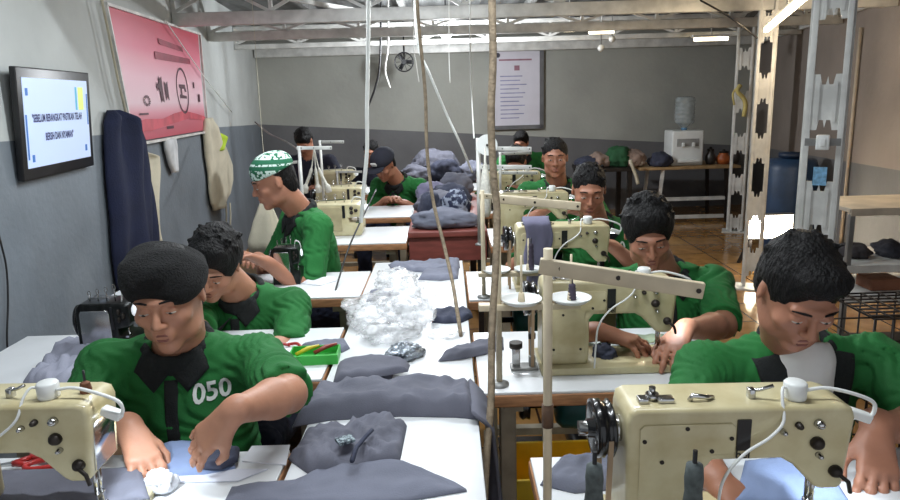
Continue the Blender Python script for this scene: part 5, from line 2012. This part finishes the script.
# open green box and book on the second left table
c0 = [at(x, y, z=TZ) for x, y in ((288, 368), (336, 364), (334, 352), (292, 355))]
cx_, cy_ = (c0[0].x + c0[1].x) / 2, (c0[0].y + c0[2].y) / 2
t = thing('green_box', 'shallow bright green box with odds and ends on the second left table', 'box', (cx_, cy_, TZ), 0.05)
M_GB = mat('bright_green_card', (58, 172, 66), 0.5, var=0.04)
W_, D_, H_ = 0.135, 0.085, 0.028
MB().box((0, 0, 0.003), (W_, D_, 0.006)).build('base', M_GB, t)
for (c_, s_) in (((0, -D_ / 2, H_ / 2), (W_, 0.004, H_)), ((0, D_ / 2, H_ / 2), (W_, 0.004, H_)), ((-W_ / 2, 0, H_ / 2), (0.004, D_, H_)), ((W_ / 2, 0, H_ / 2), (0.004, D_, H_))):
    MB().box(c_, s_).build('side', M_GB, t)
for (dx, dy, col, lab, nm) in ((-0.02, 0.0, (214, 200, 50), 'yellow handled tool in the green box', 'tool'), (0.03, 0.01, (150, 60, 50), 'reddish brown tool in the green box', 'tool')):
    MB().tube([(cx_ + dx - 0.03, cy_ + dy - 0.02, TZ + 0.024), (cx_ + dx, cy_ + dy, TZ + 0.034), (cx_ + dx + 0.03, cy_ + dy + 0.02, TZ + 0.036)], [0.006, 0.007, 0.004], 8).build('tool', mat('tool_%d' % col[0], col, 0.4), None, True)
    o = bpy.data.objects[-1] if False else COL.objects[-1]
    tag(o, lab, 'tool')
MB().box((cx_ - 0.105, cy_ - 0.005, TZ + 0.013), (0.065, 0.085, 0.025), bevel=0.003).build('small_box', M_PAPER, None, True)
tag(COL.objects[-1], 'white small box standing left of the green box', 'box')
p = at(278, 352, z=TZ)
for k, dx in enumerate((0.0, 0.045)):
    t = thing('clip', ('left red plastic clip behind the small white box', 'right red plastic clip behind the small white box')[k], 'clip', (p.x + dx, p.y + 0.03, TZ), 0.4 - k, 'red clips')
    MB().tube(spline([(-0.03, 0, 0.006), (0, 0.008, 0.012), (0.03, 0, 0.006)], 4), 0.005, 6).build('body', mat('red_plastic', (176, 40, 38), 0.35), t)
loft('cloth_piece', [(330, 352), (342, 353), (350, 349)], [(300, 346), (325, 342), (345, 341)], TZ, 0.006, M_CG, 'grey cloth behind the green box at the table end', seed=33, wr_=0.008)
loft('cloth_piece', [(20, 395), (50, 400), (96, 396)], [(60, 352), (90, 345), (112, 350)], TZ, 0.03, mat('pale_grey_cloth', (150, 152, 168), 0.9, var=0.05, bump=0.1, bscale=300),
     'pale grey cloth heaped on the second left table by the dark machine', seed=31, wr_=0.03)
# third left table: small tool
p = at(318, 279, z=TZ)
o = loft('cloth_piece', [(300, 284), (320, 286), (337, 281)], [(306, 279), (322, 278), (336, 278)], TZ, 0.003, M_PAPER, 'thin pale scrap on the third left table', seed=34, wr_=0.004)

# right tables
loft('cloth_piece', [(438, 362), (460, 360), (480, 356), (504, 350)], [(446, 352), (468, 350), (484, 344), (503, 338)], TZ + 0.001, 0.012, M_CG2, 'narrow grey cloth trailing off the left end of the second right table', seed=41, wr_=0.014)
crumple('cloth_bundle', at(604, 362, z=TZ), (0.030, 0.035, 0.028), M_CD, 'small dark crumpled cloth bundle on the second right table', 'cloth', seed=5.5)
loft('cloth_piece', [(540, 486), (575, 494), (618, 490)], [(560, 462), (590, 458), (618, 462)], TZ, 0.010, M_CG, 'blue grey cloth on the nearest right table by the handwheel', seed=43, wr_=0.012)
loft('cloth_piece', [(735, 502), (790, 506), (850, 504)], [(745, 462), (790, 457), (822, 460)], TZ + 0.026, 0.003, M_CB, 'pale blue cloth being sewn on the nearest right machine', seed=44, wr_=0.006)
loft('cloth_piece', [(600, 343), (630, 346), (660, 342)], [(604, 336), (634, 336), (664, 335)], TZ + 0.026, 0.003, mat('sage_cloth', (128, 140, 116), 0.9), 'greenish cloth being sewn on the second right machine', seed=45, wr_=0.004)
# purple cloth hung over the pillar of the third machine
mb = MB()
V, F = [], []
mx_ = MACH[2].location
nu, nv = 14, 26
for j in range(nv + 1):
    s_ = j / nv * 0.44
    for i in range(nu + 1):
        u_ = i / nu
        x = mx_.x + 0.030 + u_ * 0.10
        if s_ < 0.25:
            y, z = mx_.y - 0.004 - 0.008 * math.sin(u_ * 12) * (1 - s_ / 0.3), mx_.z + 0.02 + s_ * 1.0
        else:
            a = min((s_ - 0.25) / 0.10, 1)
            y, z = mx_.y + 0.0 + a * 0.125, mx_.z + 0.268 + 0.008 * math.sin(a * PI)
            if s_ > 0.35:
                z = mx_.z + 0.268 - (s_ - 0.35)
                y = mx_.y + 0.14
        V.append((x + 0.006 * math.sin(j * 0.7), y, z))
for j in range(nv):
    for i in range(nu):
        k = j * (nu + 1) + i
        F.append((k, k + 1, k + nu + 2, k + nu + 1))
mb._add(V, F, True)
o = mb.build('draped_cloth', M_CP, None, True)
o.modifiers.new('thickness', 'SOLIDIFY').thickness = 0.003
tag(o, 'purple grey cloth draped over the pillar of the third right machine', 'cloth')

# fabric on the reddish brown table
zt = 0.81


def bundle(px_, py_, Y, r, m, lab, seed):
    p = at(px_, py_, Y=Y)
    crumple('fabric_bundle', (p.x, Y, zt), r, m, lab, 'fabric', seed=seed, group='fabric bundles on the reddish brown table', amp=0.25)


bundle(444, 225, 3.74, (0.17, 0.085, 0.055), M_CG, 'long puckered grey fabric roll lying across the front of the reddish brown table', 1.1)
mb = MB()
bundle(430, 205, 3.98, (0.06, 0.08, 0.09), M_CD, 'dark navy fabric heap behind the puckered roll, left of the speckled one', 2.2)
bundle(455, 205, 4.0, (0.08, 0.08, 0.09), mat('speckled_navy_cloth', (150, 158, 176), 0.9, rgb2=(40, 46, 70), scale=30, thr=(0.48, 0.56)), 'navy and white speckled fabric heap behind the puckered roll', 3.3)
bundle(440, 195, 4.25, (0.14, 0.09, 0.07), M_CG2, 'grey fabric heap in the middle of the reddish brown table', 4.4)
bundle(450, 187, 4.50, (0.12, 0.10, 0.08), M_CD, 'dark fabric heap further back on the reddish brown table', 5.5)
bundle(432, 186, 4.75, (0.10, 0.10, 0.07), M_CP, 'purplish fabric heap near the back of the reddish brown table', 6.6)
bundle(455, 180, 4.95, (0.11, 0.08, 0.09), M_CG2, 'slate fabric heap farthest back on the reddish brown table', 7.7)

# a second low table with cloth behind, before the back wall
t = thing('work_table', 'low dark table heaped with navy cloth before the back wall', 'table', (-0.05, 7.0, 0))
MB().box((0, 0, 0.68), (0.85, 1.1, 0.04)).build('tabletop', M_DARK, t)
for sx in (-1, 1):
    for sy in (-1, 1):
        MB().box((sx * 0.39, sy * 0.48, 0.33), (0.05, 0.05, 0.66)).build('leg', M_DARK, t)
for (dx, dy, r, m, lab, sd_) in ((-0.30, -0.25, (0.16, 0.15, 0.09), M_CG2, 'grey cloth heap on the left of the low dark table', 1.5),
                               (0.02, -0.30, (0.15, 0.14, 0.12), M_CD, 'navy cloth heap in the middle of the low dark table', 2.5),
                               (0.33, -0.22, (0.14, 0.16, 0.10), M_CG, 'blue grey cloth heap on the right of the low dark table', 3.5),
                               (-0.1, 0.2, (0.22, 0.15, 0.15), M_CG2, 'slate cloth heap at the back of the low dark table', 4.5)):
    crumple('cloth_heap', (-0.05 + dx * 0.85, 7.0 + dy, 0.70), r, m, lab, 'cloth', seed=sd_, group='cloth heaps on the low dark table', amp=0.25)

# ---------------------------------------------------------------- coats and bags on the left wall
wn = qn


def wall_cloth(name, px, m, label, cat, dep, seed, nfold=3.0, parent=None):
    """hanging cloth: outline rows (left x, right x, y) on the left wall, bulging by dep"""
    mb = MB()
    V, F = [], []
    nu = 20
    rows = []
    for r in range(len(px) - 1):
        for k in range(5):
            t_ = k / 5
            rows.append([px[r][i] * (1 - t_) + px[r + 1][i] * t_ for i in range(3)])
    rows.append(list(px[-1]))
    nr = len(rows)
    for side in (0, 1):
        for j, (xa, xb, y) in enumerate(rows):
            A, B = wall_hit(xa, y, L1, L0, 0.03), wall_hit(xb, y, L1, L0, 0.03)
            A.z = B.z = (A.z + B.z) / 2 if j in (0, nr - 1) else A.z
            for i in range(nu + 1):
                u_ = i / nu
                p = A.lerp(B, u_)
                if side == 0:
                    e = math.sin(PI * u_) ** 0.6 * min(1, (j + 1.5) / 5)
                    f_ = 1 + 0.30 * math.sin(u_ * nfold * 2 * PI + seed + j * 0.05) + 0.15 * math.sin(u_ * nfold * 5 + j * 0.3)
                    p = p + wn * (dep * e * f_ + 0.004)
                else:
                    p = p - wn * 0.012
                V.append(p)
    w_ = nu + 1
    n_ = nr * w_
    for j in range(nr - 1):
        for i in range(nu):
            k = j * w_ + i
            F.append((k, k + 1, k + w_ + 1, k + w_))
            F.append((n_ + k, n_ + k + w_, n_ + k + w_ + 1, n_ + k + 1))
        F.append((j * w_, j * w_ + w_, n_ + j * w_ + w_, n_ + j * w_))
        F.append((j * w_ + nu, n_ + j * w_ + nu, n_ + j * w_ + w_ + nu, j * w_ + w_ + nu))
    for i in range(nu):
        F.append((i, n_ + i, n_ + i + 1, i + 1))
        k = (nr - 1) * w_ + i
        F.append((k, k + 1, n_ + k + 1, n_ + k))
    mb._add(V, F, True)
    o = mb.build(name, m, parent, True)
    if label:
        tag(o, label, cat)
    return o


M_JACK = mat('navy_jacket_cloth', (20, 28, 58), 0.85, var=0.10, scale=8, bump=0.2, bscale=120)
jk = wall_cloth('jacket', [(109, 116, 110), (106, 128, 122), (106, 136, 145), (108, 141, 180), (112, 145, 220), (114, 148, 255), (118, 150, 285), (124, 148, 300)],
                M_JACK, 'dark navy jacket hanging on the left wall below the banner', 'jacket', 0.085, 0.3, 2.5)
wall_cloth('sleeve', [(122, 129, 135), (126, 137, 165), (129, 142, 200), (132, 146, 240), (136, 147, 262)], M_JACK, None, None, 0.09, 1.3, 1.0, jk)
wall_cloth('cloth_bag', [(136, 142, 152), (136, 155, 160), (138, 156, 175), (140, 155, 205), (144, 156, 235), (148, 154, 243)], M_CREAM,
           'cream cloth hanging between the navy jacket and the banner corner', 'cloth', 0.05, 0.6, 2.0)
wall_cloth('paper_slip', [(165, 176, 139), (166, 177, 150), (170, 177, 165), (173, 177, 172)], mat('white_cloth', (220, 222, 224), 0.85), 'small white cloth hanging under the middle of the banner', 'cloth', 0.02, 0.2, 1.0)
bg_ = wall_cloth('hanging_bag', [(205, 212, 118), (204, 217, 132), (206, 226, 155), (209, 232, 175), (210, 233, 192), (212, 230, 204), (214, 222, 208)], M_CREAM,
                 'cream cloth bag with a lime strap hanging right of the banner', 'bag', 0.045, 0.9, 2.0)
wall_cloth('strap', [(213, 219, 133), (214, 221, 140), (213, 219, 150)], mat('lime_cloth', (190, 220, 60), 0.8), None, None, 0.085, 0.1, 1.0, bg_)
mb = MB()
for xx in (226, 230):
    mb.tube([wall_hit(xx, 203, L1, L0, 0.06), wall_hit(xx + 0.5, 215, L1, L0, 0.06), wall_hit(xx, 232, L1, L0, 0.06)], 0.008, 6)
    if xx == 226:
        mb.build('drawstring', M_CREAM, bg_, True)
        mb = MB()
mb.build('drawstring', M_CREAM, bg_, True)
t = None
# cream bag hung behind the patterned-cap man, on a thin stand
Yb = 3.55
rowsb = [(262, 268, 196), (258, 272, 206), (252, 278, 222), (247, 283, 240), (249, 285, 252)]
mb = MB()
prof = []
pts_ = [(at((a + b) / 2, y, Y=Yb), (b - a) / 2 / 700 * Yb * 0.98) for a, b, y in rowsb]
V, F = [], []
n = 28
for j, (c, r) in enumerate(pts_):
    for k in range(n):
        a = 2 * PI * k / n
        rr = r * (1 + 0.13 * math.sin(5 * a + j * 0.4) * min(1, j / 2))
        V.append(c + Vector((rr * math.cos(a), rr * 0.55 * math.sin(a), 0)))
for j in range(len(pts_) - 1):
    for k in range(n):
        k2 = (k + 1) % n
        F.append((j * n + k, j * n + k2, (j + 1) * n + k2, (j + 1) * n + k))
F += [tuple(range(n)), tuple((len(pts_) - 1) * n + k for k in range(n))[::-1]]
mb._add(V, F, True)
top = pts_[0][0]
hb = mb.build('hanging_bag', M_CREAM, None, True)
tag(hb, 'cream cloth bag hanging behind the face of the man in the patterned cap', 'bag')
MB().tube([top + Vector((0, 0, -0.01)), top + Vector((0.01, 0, 0.12)), Vector((top.x + 0.02, Yb, HROOF - 0.01))], 0.0012, 6).build('cord', M_CREAM, hb, True)

# ---------------------------------------------------------------- cables and ropes from the roof
M_CABLE = mat('white_cable', (236, 238, 234), 0.5, var=0.04)
M_ROPE = mat('tan_rope', (150, 134, 112), 0.8, var=0.15, scale=50, bump=0.3, bscale=150)
M_BCAB = mat('black_cable', (30, 30, 32), 0.5)


def cable(pts, r, m, label, group='cables hanging from the roof', n=10, name='hanging_cable'):
    """pts = (x, y, depth) along the cable as the photo shows it; its top is carried on up to the roof"""
    P_ = [at(x, y, Y=Y) for x, y, Y in pts]
    if group != 'loose cables':
        top = HROOF - 0.012
        while len(P_) > 2 and P_[1].z > top:
            P_.pop(0)
        if P_[0].z > top:
            P_[0] = P_[0].lerp(P_[1], (P_[0].z - top) / (P_[0].z - P_[1].z))
        elif P_[0].z < top - 0.005:
            P_.insert(0, Vector((P_[0].x, P_[0].y, top)))
    o = MB().tube(spline(P_, n), r, 8).build(name, m, None, True)
    tag(o, label, 'cable', group)
    return o


def up_to_roof(x, Y, y=2):
    """pixel row near the top edge plus a point at the roof"""
    return (x, y, Y)


cable([(370, -110, 2.6), (369, -40, 2.6), (368, 60, 2.6), (367, 110, 2.6), (367, 150, 2.6), (364, 185, 2.6), (361, 222, 2.65)], 0.0075, M_CABLE,
      'white cable hanging straight down over the left machines, leftmost of the long white ones')
cable([(414, -100, 2.8), (415, 0, 2.8), (418, 45, 2.8), (430, 75, 2.8), (447, 115, 2.85), (461, 145, 2.9), (472, 172, 3.3)], 0.0050, M_CABLE,
      'white cable slanting down to the right towards the pale thread stand')
cable([(417, -90, 2.3), (417, 0, 2.3), (425, 90, 2.3), (427, 150, 2.25), (433, 200, 2.2), (444, 245, 2.1), (452, 280, 2.0), (457, 310, 1.9), (461, 336, 1.82)], 0.0055, M_ROPE,
      'brown rope hanging down to the middle table beside the plastic bags', name='hanging_rope')
cable([(491, -120, 1.62), (492, 0, 1.62), (493, 60, 1.62), (491, 120, 1.62), (494, 180, 1.62), (497, 212, 1.62), (496, 260, 1.60), (492, 330, 1.56), (491, 400, 1.50), (487, 450, 1.45), (484, 510, 1.40)],
      0.0085, M_ROPE, 'thick tan rope hanging from the roof to the floor in front of the right row', name='hanging_rope')
cable([(470, -40, 4.0), (470, 40, 4.0), (472, 100, 4.0), (474, 138, 3.5)], 0.004, M_CABLE, 'thin pale cord right of the bulb ending at the pale thread stand')
cable([(449, -20, 5.0), (449, 50, 5.0), (450, 83, 5.0)], 0.003, M_CABLE, 'thin short cord just below the glaring bulb')
cable([(388, -10, 6.6), (388, 45, 6.6), (385, 70, 6.6), (390, 88, 6.6)], 0.008, M_CABLE, 'short white cable with a loose end left of the dark fan')
cable([(381, 0, 6.8), (380, 60, 6.8), (376, 85, 6.8), (366, 112, 6.8)], 0.010, M_BCAB, 'short dark cable beside the white one left of the fan')
cable([(414, 46, 5.4), (416, 62, 5.4), (419, 82, 5.4)], 0.004, M_CABLE, 'thin short pale cord right of the dark fan')
o = cable([(255, 122, 5.6), (270, 134, 5.4), (285, 141, 5.2), (299, 150, 4.6)], 0.006, M_STEEL_D, 'grey cable running from the left wall to the thread stands', 'loose cables')
# black cable on the left wall
P_ = [wall_hit(x, y, L1, L0, 0.012) for x, y in ((-6, 190), (-2, 230), (6, 265), (8, 300), (7, 340), (10, 372), (10, 384))]
mb = MB().tube(spline(P_, 8), 0.0035, 8)
tag(mb.build('wall_cable', M_BCAB, None, True), 'thin black cable running down the left wall below the television', 'cable')
# diagonal string across the banner
P_ = [wall_hit(x, y, L1, L0, 0.05) for x, y in ((165, 20), (182, 45), (205, 78), (232, 112))]
tag(MB().tube(P_, 0.004, 6).build('string', M_CABLE, None, True), 'thin string slanting across the right half of the banner', 'string')
P_ = [wall_hit(x, y, L1, L0, 0.05) for x, y in ((100, -8), (108, 30), (118, 80), (134, 145), (145, 190))]
tag(MB().tube(P_, 0.007, 6).build('string', M_CREAM, None, True), 'pale strap hanging at the left edge of the banner', 'string')
# drooping black lead over the third left table
cable([(376, 190, 3.4), (352, 240, 2.9), (340, 275, 2.75), (333, 300, 2.6)], 0.004, M_BCAB, 'black lead drooping over the third left table', 'loose cables')
cable([(700, 0, 4.6), (725, 14, 4.6), (742, 26, 4.6), (757, 38, 4.9)], 0.006, M_BCAB, 'dark cable slanting to the top of the middle lattice column', 'loose cables')

# ---------------------------------------------------------------- back of the workshop, right side
M_PLY = mat('raw_plywood', (172, 140, 98), 0.6, var=0.12, scale=12, stretch=(1, 5, 1))
zd = at(680, 167, Y=8.0).z
xl, xr = at(640, 167, Y=8.0).x, at(741, 167, Y=8.0).x
t = thing('dispenser_table', 'wooden topped table with metal legs carrying the water dispenser', 'table', ((xl + xr) / 2, 8.35, 0))
w_ = xr - xl
MB().box((0, 0, zd - 0.015), (w_, 0.7, 0.03), bevel=0.004).build('tabletop', M_PLY, t)
for sx in (-1, 1):
    for sy in (-1, 1):
        MB().span((sx * (w_ / 2 - 0.28 if sx < 0 else w_ / 2 - 0.15), sy * 0.3, zd - 0.03), (sx * (w_ / 2 - 0.22 if sx < 0 else w_ / 2 - 0.12), sy * 0.3, 0.0), 0.035, 0.035).build('leg', M_STEEL if sx < 0 else M_DARK, t)
MB().box((0, -0.3, zd * 0.42), (w_ - 0.3, 0.03, 0.04)).box((0, -0.3, 0.06), (w_ - 0.3, 0.03, 0.04)).build('stretcher', M_STEEL, t)
a_, b_ = at(671, 167, Y=8.15), at(704, 134, Y=8.15)
t = thing('water_dispenser', 'white water dispenser on the wooden table at the back', 'water dispenser', ((a_.x + b_.x) / 2, 8.30, zd))
w_, h_ = (b_.x - a_.x), (b_.z - a_.z) + 0.03
MB().box((0, 0, h_ / 2), (w_, 0.32, h_), bevel=0.02, seg=3).build('housing', M_WHITE, t)
M_SHD = mat('grey_plastic', (150, 150, 148), 0.5)
MB().box((0, -0.155, h_ * 0.66), (w_ * 0.7, 0.02, h_ * 0.22), bevel=0.004).build('tap_panel', M_SHD, t)
for sx in (-1, 1):
    MB().box((sx * w_ * 0.16, -0.175, h_ * 0.60), (0.03, 0.04, 0.05), bevel=0.006).build('tap', M_WHITE, t)
MB().box((0, -0.19, h_ * 0.14), (w_ * 0.7, 0.08, 0.03), bevel=0.005).build('drip_tray', M_WHITE, t)
dz = zd + h_
M_BOT = mat('clear_blue_bottle', (170, 180, 182), 0.1, alpha=0.55, var=0.1, coat=0.6)
M_BOT.node_tree.nodes['Principled BSDF'].inputs['Specular IOR Level'].default_value = 0.8
t2 = thing('water_bottle', 'large clear water bottle upside down on the water dispenser', 'water bottle', ((a_.x + b_.x) / 2, 8.30, dz))
R_ = 0.115
prof = [(0.028, 0.0), (0.03, 0.03), (R_ * 0.6, 0.06), (R_ * 0.97, 0.085)]
for k in range(6):
    z0_ = 0.09 + k * 0.047
    prof += [(R_, z0_), (R_, z0_ + 0.028), (R_ * 0.95, z0_ + 0.037)]
prof += [(R_ * 0.95, 0.375), (R_ * 0.6, 0.385), (0.0, 0.375)]
MB().lathe(prof, n=28).build('body', M_BOT, t2)
MB().cyl((0, 0, 0.0), (0, 0, 0.028), 0.034).build('cap', mat('bottle_cap', (90, 130, 160), 0.4), t2)
# orange pot and dark jars on the table
for (xx, r, h, col, lab, nm, cat) in ((722, 0.085, 0.13, (170, 88, 40), 'round orange brown pot right of the water dispenser', 'pot', 'pot'),
                                      (709, 0.06, 0.16, (52, 48, 46), 'dark jar between the dispenser and the orange pot', 'jar', 'jar'),
                                      (734, 0.05, 0.19, (58, 52, 48), 'dark bottle right of the orange pot', 'bottle', 'bottle')):
    p = at(xx, 165, Y=8.25)
    t = thing(nm, lab, cat, (p.x, 8.22, zd))
    MB().lathe([(0, 0), (r * 0.7, 0), (r, h * 0.3), (r, h * 0.6), (r * 0.6, h * 0.88), (r * 0.62, h)], n=22).build('body', mat('glaze_%d' % col[0], col, 0.4), t)
    MB().lathe([(r * 0.66, h), (r * 0.66, h + 0.015), (0.015, h + 0.025), (0.015, h + 0.04), (0, h + 0.04)], n=20).build('lid', M_DARK, t)

# cloth table left of it
zc_ = at(640, 168, Y=7.9).z
xl, xr = at(583, 168, Y=7.9).x, at(640, 168, Y=7.9).x
t = thing('cloth_table', 'dark table against the back wall piled with cloth, left of the dispenser table', 'table', ((xl + xr) / 2 - 0.03, 8.25, 0))
w_ = xr - xl - 0.04
MB().box((0, 0, zc_ - 0.02), (w_, 0.6, 0.04)).build('tabletop', M_DARK, t)
for sx in (-1, 1):
    for sy in (-1, 1):
        MB().box((sx * (w_ / 2 - 0.04), sy * 0.26, (zc_ - 0.04) / 2), (0.05, 0.05, zc_ - 0.04)).build('leg', M_DARK, t)
for (px_, r, col, lab, sd_) in ((598, (0.12, 0.14, 0.09), (150, 128, 116), 'pale brown cloth heap at the left of the cloth table', 1.2),
                              (618, (0.15, 0.14, 0.13), (38, 84, 52), 'dark green cloth heap on the cloth table', 2.2),
                              (632, (0.14, 0.12, 0.10), (150, 138, 136), 'pinkish grey cloth heap on the cloth table', 3.4),
                              (634, (0.09, 0.10, 0.06), (206, 200, 190), 'whitish cloth heap at the right of the cloth table', 4.2)):
    p = at(px_, 168, Y=8.15)
    crumple('cloth_heap', (p.x, 8.15, zc_), r, mat('heap_%d' % col[0], col, 0.9), lab, 'cloth', seed=sd_, group='cloth heaps on the cloth table', amp=0.25)
P_ = [at(x, y, Y=7.88) for x, y in ((630, 160), (633, 168), (636, 176), (638, 184))]
tag(MB().tube(spline(P_, 5), 0.02, 6).build('cloth_strip', M_CREAM, None, True), 'pale strip of cloth hanging from the front of the cloth table', 'cloth')
for (px_, py_, r, m, lab, sd_) in ((588, 166, (0.13, 0.12, 0.07), M_CD, 'dark cloth heap hanging at the very left end of the cloth table', 7.1),
                                   (660, 166, (0.12, 0.12, 0.09), M_CD, 'dark bundle between the cloth heaps and the water dispenser', 8.1)):
    p = at(px_, py_, Y=8.12)
    crumple('cloth_heap', (p.x, 8.12, zc_ if px_ < 650 else zd), r, m, lab, 'cloth', seed=sd_, amp=0.25)

# blue round fan / drum by the columns
p = at(790, 190, Y=6.4)
t = thing('blue_drum', 'dark blue round plastic drum between the middle and nearest columns', 'drum', (p.x, 6.4, 0))
MB().lathe([(0.0, 0.0), (0.20, 0.0), (0.22, 0.05), (0.235, 0.35), (0.24, 0.38), (0.235, 0.41), (0.23, 0.78), (0.20, 0.86), (0.0, 0.88)], n=32).build('body', mat('dark_blue_plastic', (34, 60, 92), 0.45), t)
MB().lathe([(0.0, 0.88), (0.12, 0.88), (0.12, 0.92), (0.0, 0.93)], n=24).build('lid', mat('dark_blue_lid', (26, 44, 70), 0.45), t)

# floor lamp glowing behind the middle column
p = at(769, 226, Y=5.9)
t = thing('work_light', 'glaring white work light standing on the floor behind the middle column', 'lamp', (p.x, 5.9, 0))
zz = p.z
MB().box((0, 0, zz), (0.40, 0.06, 0.22), bevel=0.01).build('housing', M_STEEL_D, t)
MB().box((0, -0.033, zz), (0.37, 0.006, 0.195)).build('lit_panel', emit('work_light_glow', (255, 246, 225), 9), t)
for sx in (-1, 1):
    MB().span((sx * 0.15, 0.0, zz - 0.10), (sx * 0.2, 0.10, 0.0), 0.025, 0.025).span((sx * 0.15, 0, zz - 0.1), (sx * 0.2, -0.10, 0), 0.025, 0.025).build('leg', M_DARK, t)
area_light('work_light_beam', (p.x, 5.9 - 0.05, zz), 0.36, 0.19, 9, (1.0, 0.93, 0.8), rot=(math.radians(80), 0, 0))

# metal rack on the right wall
Yr = 3.35
M_SHELF = mat('pale_shelf_board', (190, 178, 160), 0.6, var=0.1)
zs = [at(870, y, Y=Yr).z for y in (211, 268, 298)]
xa, xb = at(845, 250, Y=Yr).x + 0.02, rx(Yr) - 0.05
t = thing('storage_rack', 'metal storage rack with three pale shelves at the right wall behind the nearest column', 'rack', ((xa + xb) / 2, Yr + 0.22, 0))
w_ = xb - xa
for i, z_ in enumerate(zs):
    MB().box((0, 0, z_), (w_, 0.42, 0.022), bevel=0.003).box((0, -0.205, z_ - 0.008), (w_, 0.012, 0.035)).build('shelf', M_SHELF if i == 0 else M_STEEL, t)
for sx in (-1, 1):
    for sy in (-1, 1):
        MB().box((sx * (w_ / 2 - 0.012), sy * 0.195, (zs[0] - 0.02) / 2), (0.024, 0.024, zs[0] - 0.02)).build('post', M_STEEL_D, t)
MB().box((0, 0, 0.12), (w_, 0.40, 0.02)).build('bottom_shelf', M_DARK, t)
for i, (px_, r, col, lab) in enumerate(((858, (0.07, 0.08, 0.04), (58, 54, 56), 'dark bundle on the middle shelf of the storage rack, left'),
                                       (893, (0.06, 0.08, 0.045), (48, 48, 56), 'dark bundle on the middle shelf of the storage rack, right'))):
    p = at(px_, 262, Y=Yr + 0.15)
    crumple('rack_bundle', (p.x, Yr + 0.2, zs[1] + 0.011), r, mat('bundle_%d' % i, col, 0.9), lab, 'bundle', seed=i + 2.2, group='bundles on the storage rack', amp=0.25)
p = at(884, 290, Y=Yr + 0.1)
tag(MB().box((p.x, Yr + 0.15, zs[2] + 0.041), (0.16, 0.14, 0.06), bevel=0.006).build('carton', mat('brown_carton', (140, 92, 68), 0.7), None, True), 'brown carton on the lowest pale shelf of the storage rack', 'carton')
# dark wire crate below, in front of the rack
Yk = 2.45
p0, p1 = at(878, 322, Y=Yk), at(947, 322, Y=Yk)
t = thing('wire_crate', 'dark wire mesh crate below the storage rack at the right edge', 'crate', ((p0.x + p1.x) / 2 + 0.10, Yk + 0.2, 0))
hz = p0.z
for a in range(8):
    u_ = -0.24 + 0.48 * a / 7
    pass
mb = MB()
for a in range(7):
    u_ = -0.22 + 0.44 * a / 6
    for y_ in (-0.17, 0.17):
        mb.cyl((u_, y_, 0.0), (u_, y_, hz), 0.004, n=6)
    v_ = 0.0 + hz * a / 6
    for y_ in (-0.17, 0.17):
        mb.cyl((-0.22, y_, max(v_, 0.005)), (0.22, y_, max(v_, 0.005)), 0.004, n=6)
    for x_ in (-0.22, 0.22):
        mb.cyl((x_, -0.17, max(v_, 0.005)), (x_, 0.17, max(v_, 0.005)), 0.004, n=6)
    mb.cyl((u_, -0.17, hz), (u_, 0.17, hz), 0.004, n=6)
for a in range(9):
    y_ = -0.17 + 0.34 * a / 8
    mb.cyl((-0.22, y_, hz), (0.22, y_, hz), 0.004, n=6)
mb.build('mesh', M_DARK, t)
MB().torus((0, 0, 0), 0.01, 0.001).build('lock', M_DARK, t).location = (0, -0.175, hz - 0.05)

# conduit on the right wall
p = at(858, 75, Y=5.8)
xw = rx(5.8) - 0.02
tag(MB().cyl((xw, 5.8, 0.02), (xw, 5.8, 1.95), 0.014, n=10).build('conduit', M_SHELF, None, True), 'pale vertical conduit pipe on the right wall', 'pipe')
# yellow crate and things under the right tables
p = at(565, 425, z=0.22)
t = thing('yellow_crate', 'yellow plastic crate on the floor under the second right table', 'crate', (0.37, 2.24, 0))
M_YC = mat('yellow_plastic', (238, 198, 44), 0.4, var=0.08)
MB().box((0, 0, 0.01), (0.36, 0.26, 0.02)).build('base', M_YC, t)
for (c_, s_) in (((0, -0.13, 0.13), (0.36, 0.012, 0.24)), ((0, 0.13, 0.13), (0.36, 0.012, 0.24)), ((-0.18, 0, 0.13), (0.012, 0.26, 0.24)), ((0.18, 0, 0.13), (0.012, 0.26, 0.24))):
    MB().box(c_, s_, bevel=0.004).build('side', M_YC, t)
